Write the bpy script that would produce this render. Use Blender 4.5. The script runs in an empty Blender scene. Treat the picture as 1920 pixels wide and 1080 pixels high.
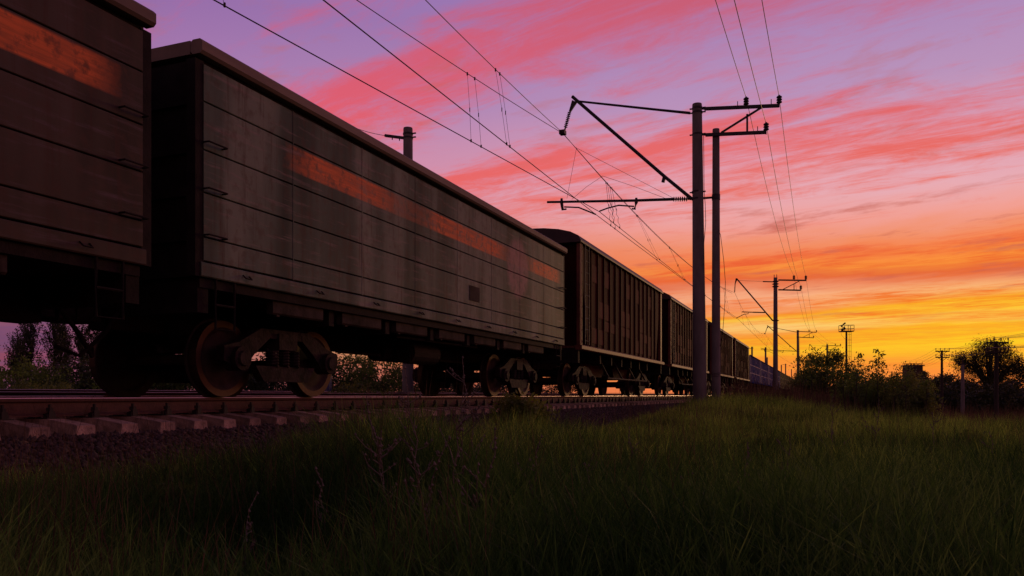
import bpy, math, random
import numpy as np
from mathutils import Vector, Matrix
random.seed(7)
RNG = np.random.default_rng(11)
R = math.radians
scene = bpy.context.scene
COL = scene.collection

# ------------------------------------------------------------------ camera
FPX, VPX, HZ = 1480.0, 1543.0, 741.0            # focal length and vanishing point in the 1920 px frame
PSI = math.atan((VPX - 960) / FPX)
CAM = Vector((0, 0, 1.0))
FW = Vector((-math.sin(PSI), math.cos(PSI), 0))
RT = Vector((math.cos(PSI), math.sin(PSI), 0))
cd = bpy.data.cameras.new("camera"); cam = bpy.data.objects.new("camera", cd); COL.objects.link(cam)
cd.sensor_width = 36; cd.lens = 36 * FPX / 1920
cd.shift_y = (HZ - 540) / 1920
cd.clip_start = 0.05; cd.clip_end = 20000
cam.location = CAM; cam.rotation_euler = (R(90), 0, PSI)
scene.camera = cam
scene.view_settings.view_transform = 'Standard'
scene.view_settings.look = 'None'
scene.view_settings.exposure = 0.0
scene.view_settings.gamma = 1.0
scene.render.engine = 'CYCLES'
scene.cycles.max_bounces = 6
scene.cycles.transparent_max_bounces = 8

def at(u, v, z):                                 # world point at pixel u,v and depth z metres
    return CAM + FW * z + RT * ((u - 960) / FPX * z) + Vector((0, 0, (HZ - v) / FPX * z))
def on_y(u, v, s):                               # world point on the plane y = s
    d = FW + RT * ((u - 960) / FPX) + Vector((0, 0, (HZ - v) / FPX))
    return CAM + d * (s / d.y)

# ------------------------------------------------------------------ world
def srgb(r, g, b):
    f = lambda c: (c / 255 / 12.92) if c / 255 <= .04045 else ((c / 255 + .055) / 1.055) ** 2.4
    return (f(r), f(g), f(b), 1)
world = bpy.data.worlds.new("World"); scene.world = world; world.use_nodes = True
wt = world.node_tree; wt.nodes.clear()
class N:                                         # tiny arithmetic wrapper on shader sockets
    def __init__(s, k): s.k = k
def mth(op, a, b=None, c=None, clamp=False, T=None):
    T = T or wt
    n = T.nodes.new('ShaderNodeMath'); n.operation = op; n.use_clamp = clamp
    for i, q in enumerate((a, b, c)):
        if q is None: continue
        if isinstance(q, (int, float)): n.inputs[i].default_value = q
        else: T.links.new(q, n.inputs[i])
    return n.outputs[0]
def ramp(fac, stops, T=None, interp='LINEAR'):
    T = T or wt
    n = T.nodes.new('ShaderNodeValToRGB'); cr = n.color_ramp; cr.interpolation = interp
    while len(cr.elements) > 1: cr.elements.remove(cr.elements[-1])
    for i, (p, c) in enumerate(stops):
        e = cr.elements[0] if i == 0 else cr.elements.new(p)
        e.position = p
        e.color = c if len(c) == 4 else (c[0], c[0], c[0], 1)
    T.links.new(fac, n.inputs[0]); return n.outputs[0]
def mixc(f, a, b, T=None, mode='MIX'):
    T = T or wt
    n = T.nodes.new('ShaderNodeMix'); n.data_type = 'RGBA'; n.blend_type = mode; n.clamp_factor = True
    for sock, q in ((n.inputs[0], f), (n.inputs[6], a), (n.inputs[7], b)):
        if isinstance(q, (int, float)): sock.default_value = q
        elif isinstance(q, tuple): sock.default_value = q
        else: T.links.new(q, sock)
    return n.outputs[2]
def comb(x, y, z, T=None):
    T = T or wt
    n = T.nodes.new('ShaderNodeCombineXYZ')
    for i, q in enumerate((x, y, z)):
        if isinstance(q, (int, float)): n.inputs[i].default_value = q
        else: T.links.new(q, n.inputs[i])
    return n.outputs[0]
def noise(vec, scale, detail=4, rough=.5, T=None, dist=0):
    T = T or wt
    n = T.nodes.new('ShaderNodeTexNoise'); n.inputs['Scale'].default_value = scale
    n.inputs['Detail'].default_value = detail; n.inputs['Roughness'].default_value = rough
    n.inputs['Distortion'].default_value = dist
    T.links.new(vec, n.inputs['Vector']); return n.outputs[0]

SUN_AZ = PSI - R(33)                             # rotation about Z of the sunset, from +Y
tc = wt.nodes.new('ShaderNodeTexCoord')
sx = wt.nodes.new('ShaderNodeSeparateXYZ'); wt.links.new(tc.outputs['Generated'], sx.inputs[0])
X_, Y_, Z_ = sx.outputs
zc = mth('MAXIMUM', Z_, 0.0)
hor = mth('SQRT', mth('ADD', mth('MULTIPLY', X_, X_), mth('MULTIPLY', Y_, Y_)))
el = mth('DIVIDE', zc, mth('MAXIMUM', hor, .001))                       # tan of elevation
sd = (-math.sin(SUN_AZ), math.cos(SUN_AZ))
cosaz = mth('DIVIDE', mth('ADD', mth('MULTIPLY', X_, sd[0]), mth('MULTIPLY', Y_, sd[1])), mth('MAXIMUM', hor, .001))
# cloud sheet coordinates: parallel streaks that meet on the horizon far to the left
DA = PSI + R(51.5)
dax = (-math.sin(DA), math.cos(DA)); nax = (math.cos(DA), math.sin(DA))
zz = mth('ADD', zc, .012)
along = mth('DIVIDE', mth('ADD', mth('MULTIPLY', X_, dax[0]), mth('MULTIPLY', Y_, dax[1])), zz)
cross = mth('DIVIDE', mth('ADD', mth('MULTIPLY', X_, nax[0]), mth('MULTIPLY', Y_, nax[1])), zz)
lq = mth('LOGARITHM', mth('MAXIMUM', cross, .2), 2.0)
warp = noise(comb(mth('MULTIPLY', along, .35), cross, 3.1), .9, 4, .55)
lqw = mth('ADD', lq, mth('MULTIPLY', mth('SUBTRACT', warp, .5), .42))
band = ramp(mth('DIVIDE', lqw, 5.0), [(0, (.1,)), (.09, (.0,)), (.12, (.7,)), (.145, (1.1,)), (.182, (1.,)), (.21, (.16,)), (.24, (.04,)),
        (.262, (.25,)), (.285, (.75,)), (.315, (.45,)), (.34, (.6,)), (.362, (.25,)), (.385, (.04,)), (.43, (.0,)), (.46, (.15,)), (.50, (.5,)), (.55, (.35,)), (.62, (.55,)), (.75, (.4,)), (1, (.3,))], interp='B_SPLINE')
la = mth('MULTIPLY', along, .16)
f1 = noise(comb(la, cross, 0.0), 2.2, 9, .70, dist=.5)
f2 = noise(comb(mth('MULTIPLY', along, .6), mth('MULTIPLY', cross, 1.2), 7.7), 3.4, 9, .72, dist=.6)
# long thin bars low over the horizon, in azimuth and log elevation
az = mth('ARCTAN2', X_, Y_)
lel = mth('LOGARITHM', mth('ADD', el, .02), 2.0)
bars = noise(comb(mth('MULTIPLY', az, 1.5), mth('ADD', mth('MULTIPLY', lel, 2.1), mth('MULTIPLY', az, -1.0)), 1.0), 2.2, 6, .6, dist=.25)
low = ramp(el, [(0, (1.,)), (.13, (1.,)), (.26, (0.,))])
det = mixc(low, f1, bars)
dens = mth('ADD', mth('MULTIPLY', band, .85), mth('MULTIPLY', mth('SUBTRACT', mth('ADD', mth('MULTIPLY', det, .60), mth('MULTIPLY', f2, .40)), .5), ramp(el, [(.08, (2.6,)), (.12, (6.0,)), (.18, (5.6,)), (.24, (5.4,)), (.36, (5.4,)), (.42, (4.4,)), (1, (4.2,))])))
dens = mth('MINIMUM', mth('MAXIMUM', dens, 0.0), 1.0)
dens = mth('MULTIPLY', mth('MULTIPLY', dens, dens), mth('SUBTRACT', 3.0, mth('MULTIPLY', dens, 2.0)))
bw_ = noise(comb(mth('MULTIPLY', az, 1.2), mth('ADD', mth('MULTIPLY', lel, .9), mth('MULTIPLY', az, -.35)), 2.0), 2.4, 5, .6, dist=.2)
elw = mth('ADD', el, mth('MULTIPLY', mth('SUBTRACT', bw_, .5), .06))
base_sun = ramp(elw, [(0, srgb(246, 128, 74)), (.03, srgb(254, 146, 58)), (.046, srgb(255, 172, 44)), (.058, srgb(255, 196, 34)), (.070, srgb(255, 166, 36)), (.084, srgb(255, 208, 122)), (.094, srgb(255, 196, 60)), (.103, srgb(250, 146, 32)),
        (.118, srgb(251, 176, 132)), (.136, srgb(230, 104, 56)), (.150, srgb(252, 150, 58)), (.166, srgb(248, 132, 68)), (.184, srgb(243, 146, 108)), (.204, srgb(242, 160, 148)), (.235, srgb(232, 172, 180)), (.28, srgb(224, 164, 182)), (.36, srgb(186, 147, 187)), (.50, srgb(160, 126, 182)), (.8, srgb(112, 90, 150)), (1, srgb(84, 66, 120))])
base_off = ramp(el, [(0, srgb(118, 76, 112)), (.06, srgb(124, 78, 118)), (.12, srgb(150, 92, 128)), (.18, srgb(205, 118, 130)), (.26, srgb(208, 122, 150)), (.36, srgb(168, 120, 172)),
        (.47, srgb(146, 104, 166)), (.6, srgb(150, 122, 190)), (.8, srgb(100, 84, 140)), (1, srgb(76, 62, 112))])
azf = ramp(cosaz, [(.45, (0.,)), (.80, (.55,)), (.93, (.92,)), (1, (1.,))])
base = mixc(azf, base_off, base_sun)
glow = mth('MULTIPLY', ramp(cosaz, [(.972, (0.,)), (1, (.6,))]), ramp(el, [(.03, (0.,)), (.055, (1.,)), (.10, (.9,)), (.13, (0.,))]))
base = mixc(glow, base, srgb(255, 214, 40))
cl_sun = ramp(el, [(0, srgb(250, 130, 60)), (.05, srgb(252, 134, 40)), (.10, srgb(246, 122, 36)), (.155, srgb(236, 98, 48)), (.22, srgb(236, 108, 84)), (.30, srgb(232, 106, 104)), (.42, srgb(205, 100, 124)), (.6, srgb(190, 84, 110)), (1, srgb(110, 60, 90))])
cl_off = ramp(el, [(0, srgb(150, 72, 92)), (.10, srgb(170, 76, 98)), (.16, srgb(236, 108, 90)), (.26, srgb(232, 102, 110)), (.36, srgb(224, 88, 112)), (.5, srgb(214, 86, 112)), (.8, srgb(120, 66, 100)), (1, srgb(90, 50, 90))])
cloud = mixc(azf, cl_off, cl_sun)
skyc = mixc(dens, base, cloud)
# a few thin mauve wisps, dark against the glow
wis = noise(comb(mth('MULTIPLY', az, 3.0), mth('ADD', mth('MULTIPLY', lel, 3.0), mth('MULTIPLY', az, -1.6)), 5.0), 2.6, 6, .6)
wm = mth('MULTIPLY', ramp(wis, [(.56, (0.,)), (.68, (.75,))]), ramp(el, [(.06, (0.,)), (.1, (.6,)), (.2, (1.,)), (.26, (0.3,)), (.4, (.45,)), (.6, (0.,))]))
skyc = mixc(wm, skyc, srgb(196, 98, 84))
# brightest right above the sunset, a dusky vault behind the viewer
fall = ramp(mth('ADD', mth('MULTIPLY', cosaz, .5), .5), [(0, (.60, .72, .46, 1)), (.45, (.68, .82, .54, 1)), (.66, (.84, .88, .70, 1)), (.78, (1., 1, 1, 1)), (1, (1., 1, 1, 1))])
skyc = mixc(1.0, skyc, fall, mode='MULTIPLY')
gnd = mixc(ramp(Z_, [(0, (0.,)), (.002, (1.,))]), (.01, .008, .008, 1), skyc)
bg = wt.nodes.new('ShaderNodeBackground'); wt.links.new(gnd, bg.inputs['Color']); bg.inputs['Strength'].default_value = 1.0
wo = wt.nodes.new('ShaderNodeOutputWorld'); wt.links.new(bg.outputs[0], wo.inputs[0])

sl = bpy.data.lights.new("sun", 'SUN'); so = bpy.data.objects.new("sun", sl); COL.objects.link(so)
sl.energy = 0.40; sl.angle = R(8); sl.color = (1.0, .58, .28)
sdir = Vector((sd[0] * math.cos(R(5)), sd[1] * math.cos(R(5)), math.sin(R(5))))
so.rotation_euler = sdir.to_track_quat('Z', 'Y').to_euler()

# ------------------------------------------------------------------ materials
def mat(name, col, rough=.7, metal=0.0, vary=.25, scale=4.0, bump=.0, bscale=30., col2=None, stretch=(1, 1, 1), coord='Object', trans=0.0, spec=.5):
    m = bpy.data.materials.new(name); m.use_nodes = True; T = m.node_tree
    b = T.nodes['Principled BSDF']; b.inputs['Roughness'].default_value = rough; b.inputs['Metallic'].default_value = metal
    b.inputs['Specular IOR Level'].default_value = spec
    t = T.nodes.new('ShaderNodeTexCoord'); mp = T.nodes.new('ShaderNodeMapping'); mp.inputs['Scale'].default_value = stretch
    T.links.new(t.outputs[coord], mp.inputs[0])
    n = noise(mp.outputs[0], scale, 6, .6, T=T)
    c = (col[0], col[1], col[2], 1)
    c2 = (col2[0], col2[1], col2[2], 1) if col2 else tuple(max(0, q * (1 - 2 * vary)) for q in col) + (1,)
    cc = ramp(n, [(.32, c2), (.66, c)], T=T)
    T.links.new(cc, b.inputs['Base Color'])
    if bump:
        nb = noise(mp.outputs[0], bscale, 4, .6, T=T)
        bn = T.nodes.new('ShaderNodeBump'); bn.inputs['Strength'].default_value = bump; bn.inputs['Distance'].default_value = .02
        T.links.new(nb, bn.inputs['Height']); T.links.new(bn.outputs[0], b.inputs['Normal'])
    if trans:
        tr = T.nodes.new('ShaderNodeBsdfTranslucent'); T.links.new(cc, tr.inputs[0])
        ms = T.nodes.new('ShaderNodeMixShader'); ms.inputs[0].default_value = trans
        T.links.new(b.outputs[0], ms.inputs[1]); T.links.new(tr.outputs[0], ms.inputs[2])
        T.links.new(ms.outputs[0], T.nodes['Material Output'].inputs[0])
    return m

M = {}
M['concrete'] = mat('weathered_concrete', (.22, .18, .165), .85, 0, .2, 3, .5, 30, stretch=(1, 1, .4))
M['sleeper'] = mat('sleeper_concrete', (.54, .35, .27), .9, 0, .25, 9, 1., 26, col2=(.22, .15, .12), spec=.1)
_T = M['sleeper'].node_tree; _b = _T.nodes['Principled BSDF']; _l = _b.inputs['Base Color'].links[0].from_socket; _oi = _T.nodes.new('ShaderNodeObjectInfo')
_T.links.new(mixc(1.0, _l, ramp(_oi.outputs['Random'], [(0, (.55,)), (1, (1.15,))], T=_T), T=_T, mode='MULTIPLY'), _b.inputs['Base Color'])
M['steel'] = mat('dark_steel', (.05, .04, .04), .6, .3, .25, 6, .2)
M['wire'] = mat('wire_metal', (.05, .035, .035), .5, .5, .1, 3)
M['insul'] = mat('glazed_insulator', (.04, .025, .02), .6, 0, .1, 5)
M['railside'] = mat('rusty_rail', (.105, .040, .024), .85, .0, .2, 8, .3, 40)
M['railtop'] = mat('polished_rail', (.42, .33, .31), .3, 1., .1, 5, stretch=(1, .1, 1))
M['clip'] = mat('rail_clip_iron', (.03, .022, .02), .7, .4, .2, 10)
M['bogie'] = mat('bogie_cast_iron', (.042, .026, .023), .75, 0, .45, 7, .5, 25, spec=.12)
M['door'] = mat('bottom_door_steel', (.07, .048, .04), .8, 0, .4, 4, .3, spec=.1)
M['wheel'] = mat('wheel_steel', (.05, .032, .024), .7, 0, .3, 6, spec=.15)
M['tread'] = mat('wheel_tread', (.085, .05, .03), .6, .9, .1, 6)
M['frame'] = mat('underframe_iron', (.028, .019, .017), .8, 0, .3, 4, .3, spec=.1)
M['rim'] = mat('top_rim_paint', (.27, .20, .15), .65, .0, .2, 2.5, .1, 20, stretch=(1, .15, 1), spec=.12)
M['maroon'] = mat('dark_red_paint', (.060, .005, .005), .8, .0, .3, 1.3, .15, 20, col2=(.022, .005, .005), stretch=(1, 1, .35), spec=.05)
M['maroon_rib'] = mat('dark_red_rib', (.062, .007, .006), .75, 0, .3, 1.6, .15, 20, col2=(.03, .007, .006), spec=.05)
M['plate'] = mat('worn_red_plate', (.13, .035, .028), .8, 0, .3, 2.5, col2=(.06, .016, .014), spec=.05)
M['rust'] = mat('rust_paint', (.17, .045, .028), .6, 0, .3, 3, spec=.3)
M['roof'] = mat('hopper_roof', (.045, .018, .016), .6, 0, .3, 3)
M['blue'] = mat('blue_paint', (.030, .060, .21), .85, 0, .3, 2, .1, col2=(.015, .030, .12), spec=.0)
M['bluerib'] = mat('worn_blue_rib', (.60, .45, .50), .8, 0, .4, 3, col2=(.16, .14, .22), spec=.05)
M['teal'] = mat('teal_paint', (.020, .14, .18), .85, 0, .3, 2, spec=.0)
M['brownw'] = mat('brown_paint', (.06, .02, .016), .8, 0, .3, 2, spec=.05)
M['bark'] = mat('bark', (.05, .035, .028), .9, 0, .3, 6, .4)
M['wood'] = mat('creosoted_wood', (.05, .032, .025), .85, 0, .3, 5, .3, stretch=(1, 1, .1))
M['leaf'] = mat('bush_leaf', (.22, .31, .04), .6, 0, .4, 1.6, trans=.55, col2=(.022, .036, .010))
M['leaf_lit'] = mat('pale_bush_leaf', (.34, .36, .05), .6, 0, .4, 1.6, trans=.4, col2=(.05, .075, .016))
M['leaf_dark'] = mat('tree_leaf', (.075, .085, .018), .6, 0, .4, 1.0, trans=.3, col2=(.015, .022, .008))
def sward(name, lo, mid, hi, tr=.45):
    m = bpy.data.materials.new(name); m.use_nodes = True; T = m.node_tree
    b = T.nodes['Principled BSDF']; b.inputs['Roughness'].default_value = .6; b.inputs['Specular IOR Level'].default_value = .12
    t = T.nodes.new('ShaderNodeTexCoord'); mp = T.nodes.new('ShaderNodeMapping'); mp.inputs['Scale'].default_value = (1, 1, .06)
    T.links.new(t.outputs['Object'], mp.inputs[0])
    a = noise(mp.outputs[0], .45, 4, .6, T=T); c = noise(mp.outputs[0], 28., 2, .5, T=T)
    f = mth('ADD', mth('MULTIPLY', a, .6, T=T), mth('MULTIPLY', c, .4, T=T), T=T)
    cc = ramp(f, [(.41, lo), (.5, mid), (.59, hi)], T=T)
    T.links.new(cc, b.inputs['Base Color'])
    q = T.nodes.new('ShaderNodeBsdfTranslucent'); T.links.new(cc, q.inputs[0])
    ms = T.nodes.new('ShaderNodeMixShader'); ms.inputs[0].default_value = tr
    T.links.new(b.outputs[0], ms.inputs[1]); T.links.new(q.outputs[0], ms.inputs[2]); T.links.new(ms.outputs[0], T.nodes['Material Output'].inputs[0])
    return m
M['lush_dim'] = sward('lush_grass_blade_dimmed', (.018, .058, .010, 1), (.065, .140, .023, 1), (.19, .30, .06, 1))  # greener front blades, with the dim foreground light put into their colour
M['grass'] = sward('meadow_grass_blade_sunlit', (.07, .12, .02, 1), (.23, .37, .045, 1), (.52, .66, .10, 1))  # yellower blades, with the warm sunset light painted into their colour
M['straw'] = mat('dry_grass', (.22, .13, .075), .8, 0, .4, 1.5, trans=.2, col2=(.045, .022, .016), spec=.1)
M['stalk'] = mat('dead_stalk', (.20, .15, .105), .8, 0, .3, 6)
M['stone'] = mat('ballast_stone', (.105, .058, .046), .9, 0, .4, 22, .3, col2=(.010, .007, .006))
M['brick'] = mat('tower_brick', (.10, .05, .035), .9, 0, .2, 3)
M['bluebox'] = mat('blue_enamel', (.03, .03, .16), .5, 0, .1, 3)
M['white'] = mat('white_enamel', (.6, .5, .5), .6, 0, .1, 3)
M['bird'] = mat('bird_feather', (.02, .016, .018), .8, 0, .2, 12)

def green_side(nm, dk, md, lt, scuff=(.33, .24, .215, 1), mark=True):                                # painted car side: grey green with orange panels, rust, faded marks
    m = bpy.data.materials.new(nm); m.use_nodes = True; T = m.node_tree
    b = T.nodes['Principled BSDF']; b.inputs['Roughness'].default_value = .65; b.inputs['Specular IOR Level'].default_value = .12
    t = T.nodes.new('ShaderNodeTexCoord'); s = T.nodes.new('ShaderNodeSeparateXYZ'); T.links.new(t.outputs['Object'], s.inputs[0])
    y, z = s.outputs[1], s.outputs[2]
    n1 = noise(comb(0., mth('MULTIPLY', y, 1., T=T), mth('MULTIPLY', z, .12, T=T), T=T), 1.5, 3, .5, T=T)          # plate to plate tone
    n2 = noise(comb(0., mth('MULTIPLY', y, .45, T=T), mth('MULTIPLY', z, 6., T=T), T=T), 2.4, 6, .65, T=T)       # scuffs along the side
    n3 = noise(t.outputs['Object'], 7, 6, .65, T=T)
    base = ramp(n1, [(.36, dk), (.5, md), (.64, lt)], T=T)
    base = mixc(ramp(n2, [(.54, (0.,)), (.70, (.60,))], T=T), base, scuff, T=T)
    base = mixc(ramp(n3, [(.50, (0.,)), (.66, (.5,))], T=T), base, (.10, .055, .038, 1), T=T)
    n4 = noise(comb(0., mth('MULTIPLY', y, 5., T=T), mth('MULTIPLY', z, .35, T=T), T=T), 2.2, 5, .65, T=T)   # rust runs
    base = mixc(ramp(n4, [(.53, (0.,)), (.68, (.65,))], T=T), base, (.085, .042, .028, 1), T=T)
    def win(q, a, c, soft=.25):                  # 1 between a and c with soft ends
        k = 1 / soft
        r1 = mth('MULTIPLY', mth('SUBTRACT', q, a, T=T), k, T=T, clamp=True)
        r2 = mth('MULTIPLY', mth('SUBTRACT', c, q, T=T), k, T=T, clamp=True)
        return mth('MULTIPLY', r1, r2, T=T)
    wy = mth('ADD', y, mth('MULTIPLY', mth('SUBTRACT', n3, .5, T=T), .5, T=T), T=T)
    bandz = win(z, 2.83, 3.17, .025)
    faint = mth('MULTIPLY', win(wy, 1.5, 12.4, .5), .30, T=T)
    segs = mth('ADD', mth('ADD', win(wy, 1.4, 4.2, .9), win(wy, 5.1, 8.8, .8), T=T), mth('ADD', win(wy, 10.2, 12.5, .5), faint, T=T), T=T, clamp=True)
    om = mth('MULTIPLY', mth('MULTIPLY', bandz, segs, T=T), mth('MULTIPLY', ramp(n3, [(.36, (.35,)), (.5, (1.,))], T=T), ramp(n2, [(.40, (1.,)), (.66, (.45,))], T=T), T=T), T=T)
    col = mixc(om, base, (.90, .23, .07, 1), T=T)
    # round faded mark
    dy = mth('DIVIDE', mth('SUBTRACT', y, 9.45, T=T), .72, T=T); dz = mth('DIVIDE', mth('SUBTRACT', z, 2.78, T=T), .72, T=T)
    rr = mth('SQRT', mth('ADD', mth('MULTIPLY', dy, dy, T=T), mth('MULTIPLY', dz, dz, T=T), T=T), T=T)
    oval = mth('MULTIPLY', ramp(rr, [(.75, (.75,)), (1., (0.,))], T=T), ramp(n3, [(.4, (.5,)), (.55, (1.,))], T=T), T=T)
    if mark: col = mixc(oval, col, (.42, .23, .22, 1), T=T)
    T.links.new(col, b.inputs['Base Color'])
    bn = T.nodes.new('ShaderNodeBump'); bn.inputs['Strength'].default_value = .25; bn.inputs['Distance'].default_value = .03
    nb = noise(t.outputs['Object'], 2.2, 4, .5, T=T); T.links.new(nb, bn.inputs['Height']); T.links.new(bn.outputs[0], b.inputs['Normal'])
    return m
M['green'] = green_side('green_car_paint', (.045, .060, .044, 1), (.105, .140, .098, 1), (.205, .235, .165, 1))
M['brown0'] = green_side('brown_car_paint', (.045, .036, .024, 1), (.078, .060, .040, 1), (.115, .088, .068, 1), (.17, .12, .13, 1), False)

def ground_mat():
    m = bpy.data.materials.new('meadow_soil'); m.use_nodes = True; T = m.node_tree
    b = T.nodes['Principled BSDF']; b.inputs['Roughness'].default_value = .95; b.inputs['Specular IOR Level'].default_value = .05
    t = T.nodes.new('ShaderNodeTexCoord')
    n1 = noise(t.outputs['Object'], .12, 5, .6, T=T); n2 = noise(t.outputs['Object'], 3., 6, .7, T=T)
    c = mixc(n2, ramp(n1, [(.35, (.022, .032, .012, 1)), (.6, (.045, .042, .020, 1))], T=T), (.016, .014, .010, 1), T=T)
    T.links.new(c, b.inputs['Base Color'])
    bn = T.nodes.new('ShaderNodeBump'); bn.inputs['Strength'].default_value = .8; bn.inputs['Distance'].default_value = .08
    T.links.new(n2, bn.inputs['Height']); T.links.new(bn.outputs[0], b.inputs['Normal'])
    return m
M['soil'] = ground_mat()

# ------------------------------------------------------------------ mesh helpers
class MB:
    def __init__(s): s.v = []; s.f = []; s.m = []
    def add(s, vs, fs, mi=0):
        o = len(s.v); s.v += [tuple(p) for p in vs]; s.f += [tuple(i + o for i in f) for f in fs]; s.m += [mi] * len(fs); return s
    def box(s, x0, x1, y0, y1, z0, z1, mi=0, ch=0.0):
        if ch:                                   # chamfer the four edges along the longest axis pair (y)
            pts = [(x0 + ch, z0), (x1 - ch, z0), (x1, z0 + ch), (x1, z1 - ch), (x1 - ch, z1), (x0 + ch, z1), (x0, z1 - ch), (x0, z0 + ch)]
            return s.prism_y(pts, y0, y1, mi)
        v = [(x, y, z) for x in (x0, x1) for y in (y0, y1) for z in (z0, z1)]
        return s.add(v, [(0, 1, 3, 2), (4, 6, 7, 5), (0, 4, 5, 1), (2, 3, 7, 6), (0, 2, 6, 4), (1, 5, 7, 3)], mi)
    def prism_y(s, pts, y0, y1, mi=0):
        n = len(pts)
        v = [(x, y0, z) for x, z in pts] + [(x, y1, z) for x, z in pts]
        return s.add(v, [tuple(range(n))[::-1], tuple(range(n, 2 * n))] + [(i, (i + 1) % n, n + (i + 1) % n, n + i) for i in range(n)], mi)
    def prism_x(s, pts, x0, x1, mi=0):           # pts are (y,z)
        n = len(pts)
        v = [(x0, y, z) for y, z in pts] + [(x1, y, z) for y, z in pts]
        return s.add(v, [tuple(range(n)), tuple(range(n, 2 * n))[::-1]] + [(i, n + i, n + (i + 1) % n, (i + 1) % n) for i in range(n)], mi)
    def tube(s, pts, rs, n=8, mi=0, cap=True):
        pts = [Vector(p) for p in pts]
        if isinstance(rs, (int, float)): rs = [rs] * len(pts)
        o = len(s.v); vs = []; fs = []
        up = Vector((0, 0, 1))
        for i, p in enumerate(pts):
            d = (pts[min(i + 1, len(pts) - 1)] - pts[max(i - 1, 0)])
            if d.length < 1e-9: d = Vector((0, 0, 1))
            d.normalize(); a = up if abs(d.z) < .95 else Vector((1, 0, 0))
            e = d.cross(a).normalized(); g = d.cross(e)
            for k in range(n):
                t = 2 * math.pi * k / n
                vs.append(p + (e * math.cos(t) + g * math.sin(t)) * rs[i])
        for i in range(len(pts) - 1):
            for k in range(n):
                fs.append((i * n + k, (i + 1) * n + k, (i + 1) * n + (k + 1) % n, i * n + (k + 1) % n))
        if cap:
            fs.append(tuple(range(n))[::-1][::-1]); fs.append(tuple(range((len(pts) - 1) * n, len(pts) * n))[::-1])
        return s.add(vs, fs, mi)
    def beam(s, a, b, w, h, mi=0):               # rectangular bar from a to b
        a, b = Vector(a), Vector(b); d = (b - a).normalized()
        e = Vector((0, 1, 0)) if abs(d.y) < .9 else Vector((1, 0, 0))
        g = d.cross(e).normalized(); e = g.cross(d).normalized()
        v = [p + e * (w / 2 * i) + g * (h / 2 * j) for p in (a, b) for i, j in ((-1, -1), (1, -1), (1, 1), (-1, 1))]
        return s.add(v, [(3, 2, 1, 0), (4, 5, 6, 7)] + [(i, (i + 1) % 4, 4 + (i + 1) % 4, 4 + i) for i in range(4)], mi)
    def build(s, name, mats, parent=None, smooth=False, loc=None):
        me = bpy.data.meshes.new(name); me.from_pydata(s.v, [], s.f)
        if not isinstance(mats, (list, tuple)): mats = [mats]
        for q in mats: me.materials.append(q)
        if len(mats) > 1: me.polygons.foreach_set('material_index', s.m)
        if smooth: me.polygons.foreach_set('use_smooth', [True] * len(me.polygons))
        me.update()
        o = bpy.data.objects.new(name, me); COL.objects.link(o)
        if parent: o.parent = parent
        if loc is not None: o.location = loc
        return o
def tag(o, label=None, cat=None, group=None, kind=None):
    for k, q in (('label', label), ('category', cat), ('group', group), ('kind', kind)):
        if q: o[k] = q
    return o
def empty(name, loc, label, cat, group=None, rz=0):
    o = bpy.data.objects.new(name, None); COL.objects.link(o); o.location = loc; o.rotation_euler.z = rz
    o.empty_display_size = .2
    return tag(o, label, cat, group)
def copy_tree(o, parent=None):
    c = o.copy(); COL.objects.link(c); c.parent = parent
    for ch in [q for q in list(bpy.data.objects) if q.parent == o]: copy_tree(ch, c)
    return c
def quads_mesh(name, V, F, mat_, parent=None, smooth=False):
    me = bpy.data.meshes.new(name); nv, nf, k = len(V), len(F), F.shape[1]
    me.vertices.add(nv); me.vertices.foreach_set('co', V.astype(np.float32).ravel())
    me.loops.add(nf * k); me.loops.foreach_set('vertex_index', F.astype(np.int32).ravel())
    me.polygons.add(nf); me.polygons.foreach_set('loop_start', np.arange(0, nf * k, k, dtype=np.int32))
    me.polygons.foreach_set('loop_total', np.full(nf, k, np.int32))
    me.materials.append(mat_); me.update(calc_edges=True); me.validate()
    o = bpy.data.objects.new(name, me); COL.objects.link(o)
    if parent: o.parent = parent
    return o

# ------------------------------------------------------------------ terrain
def sstep(t): t = np.clip(t, 0, 1); return t * t * (3 - 2 * t)
def gh(x, y):                                    # ground height
    x = np.asarray(x, float); y = np.asarray(y, float)
    sh = sstep((1.0 - x) / 5.0)
    g = .10 + sh * .08 + .46 * sstep((y - 13) / 12) * sstep((x + 4.9) / 1.1) * sstep((2.2 - x) / 4.5)
    g = g - .95 * sstep((y - 19) / 16) * sstep((x - 0.5) / 7)
    g = g + .05 * np.sin(x * .9 + 1) * np.sin(y * .7) + .03 * np.sin(x * 2.3 + y * 1.7)
    g = np.where(x < -13, .15 + .25 * sstep((-14 - x) / 6) + .04 * np.sin(x + y), g)
    g = np.where((x < -5.0) & (x > -13), np.minimum(g, .3), g)
    return g
xs = np.unique(np.concatenate([np.array([-6000, -2500, -1000, -400, -200, -120, -80, -55, -42, -34]), np.arange(-30, 30, .6), np.array([32, 36, 42, 50, 60, 75, 95, 120, 200, 400, 1000, 2500, 6000])]))
ys = np.unique(np.concatenate([np.array([-200, -60, -20, -10]), np.arange(-6, 60, .7), np.array([62, 66, 72, 80, 90, 110, 140, 180, 260, 400, 800, 1600, 3500, 8000])]))
XX, YY = np.meshgrid(xs, ys); ZZ = gh(XX, YY)
nx, ny = len(xs), len(ys)
V = np.stack([XX.ravel(), YY.ravel(), ZZ.ravel()], 1)
ii, jj = np.meshgrid(np.arange(ny - 1), np.arange(nx - 1), indexing='ij'); a = (ii * nx + jj).ravel()
o = quads_mesh('ground', V, np.stack([a, a + 1, a + nx + 1, a + nx], 1), M['soil'])
tag(o, kind='structure')

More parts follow.
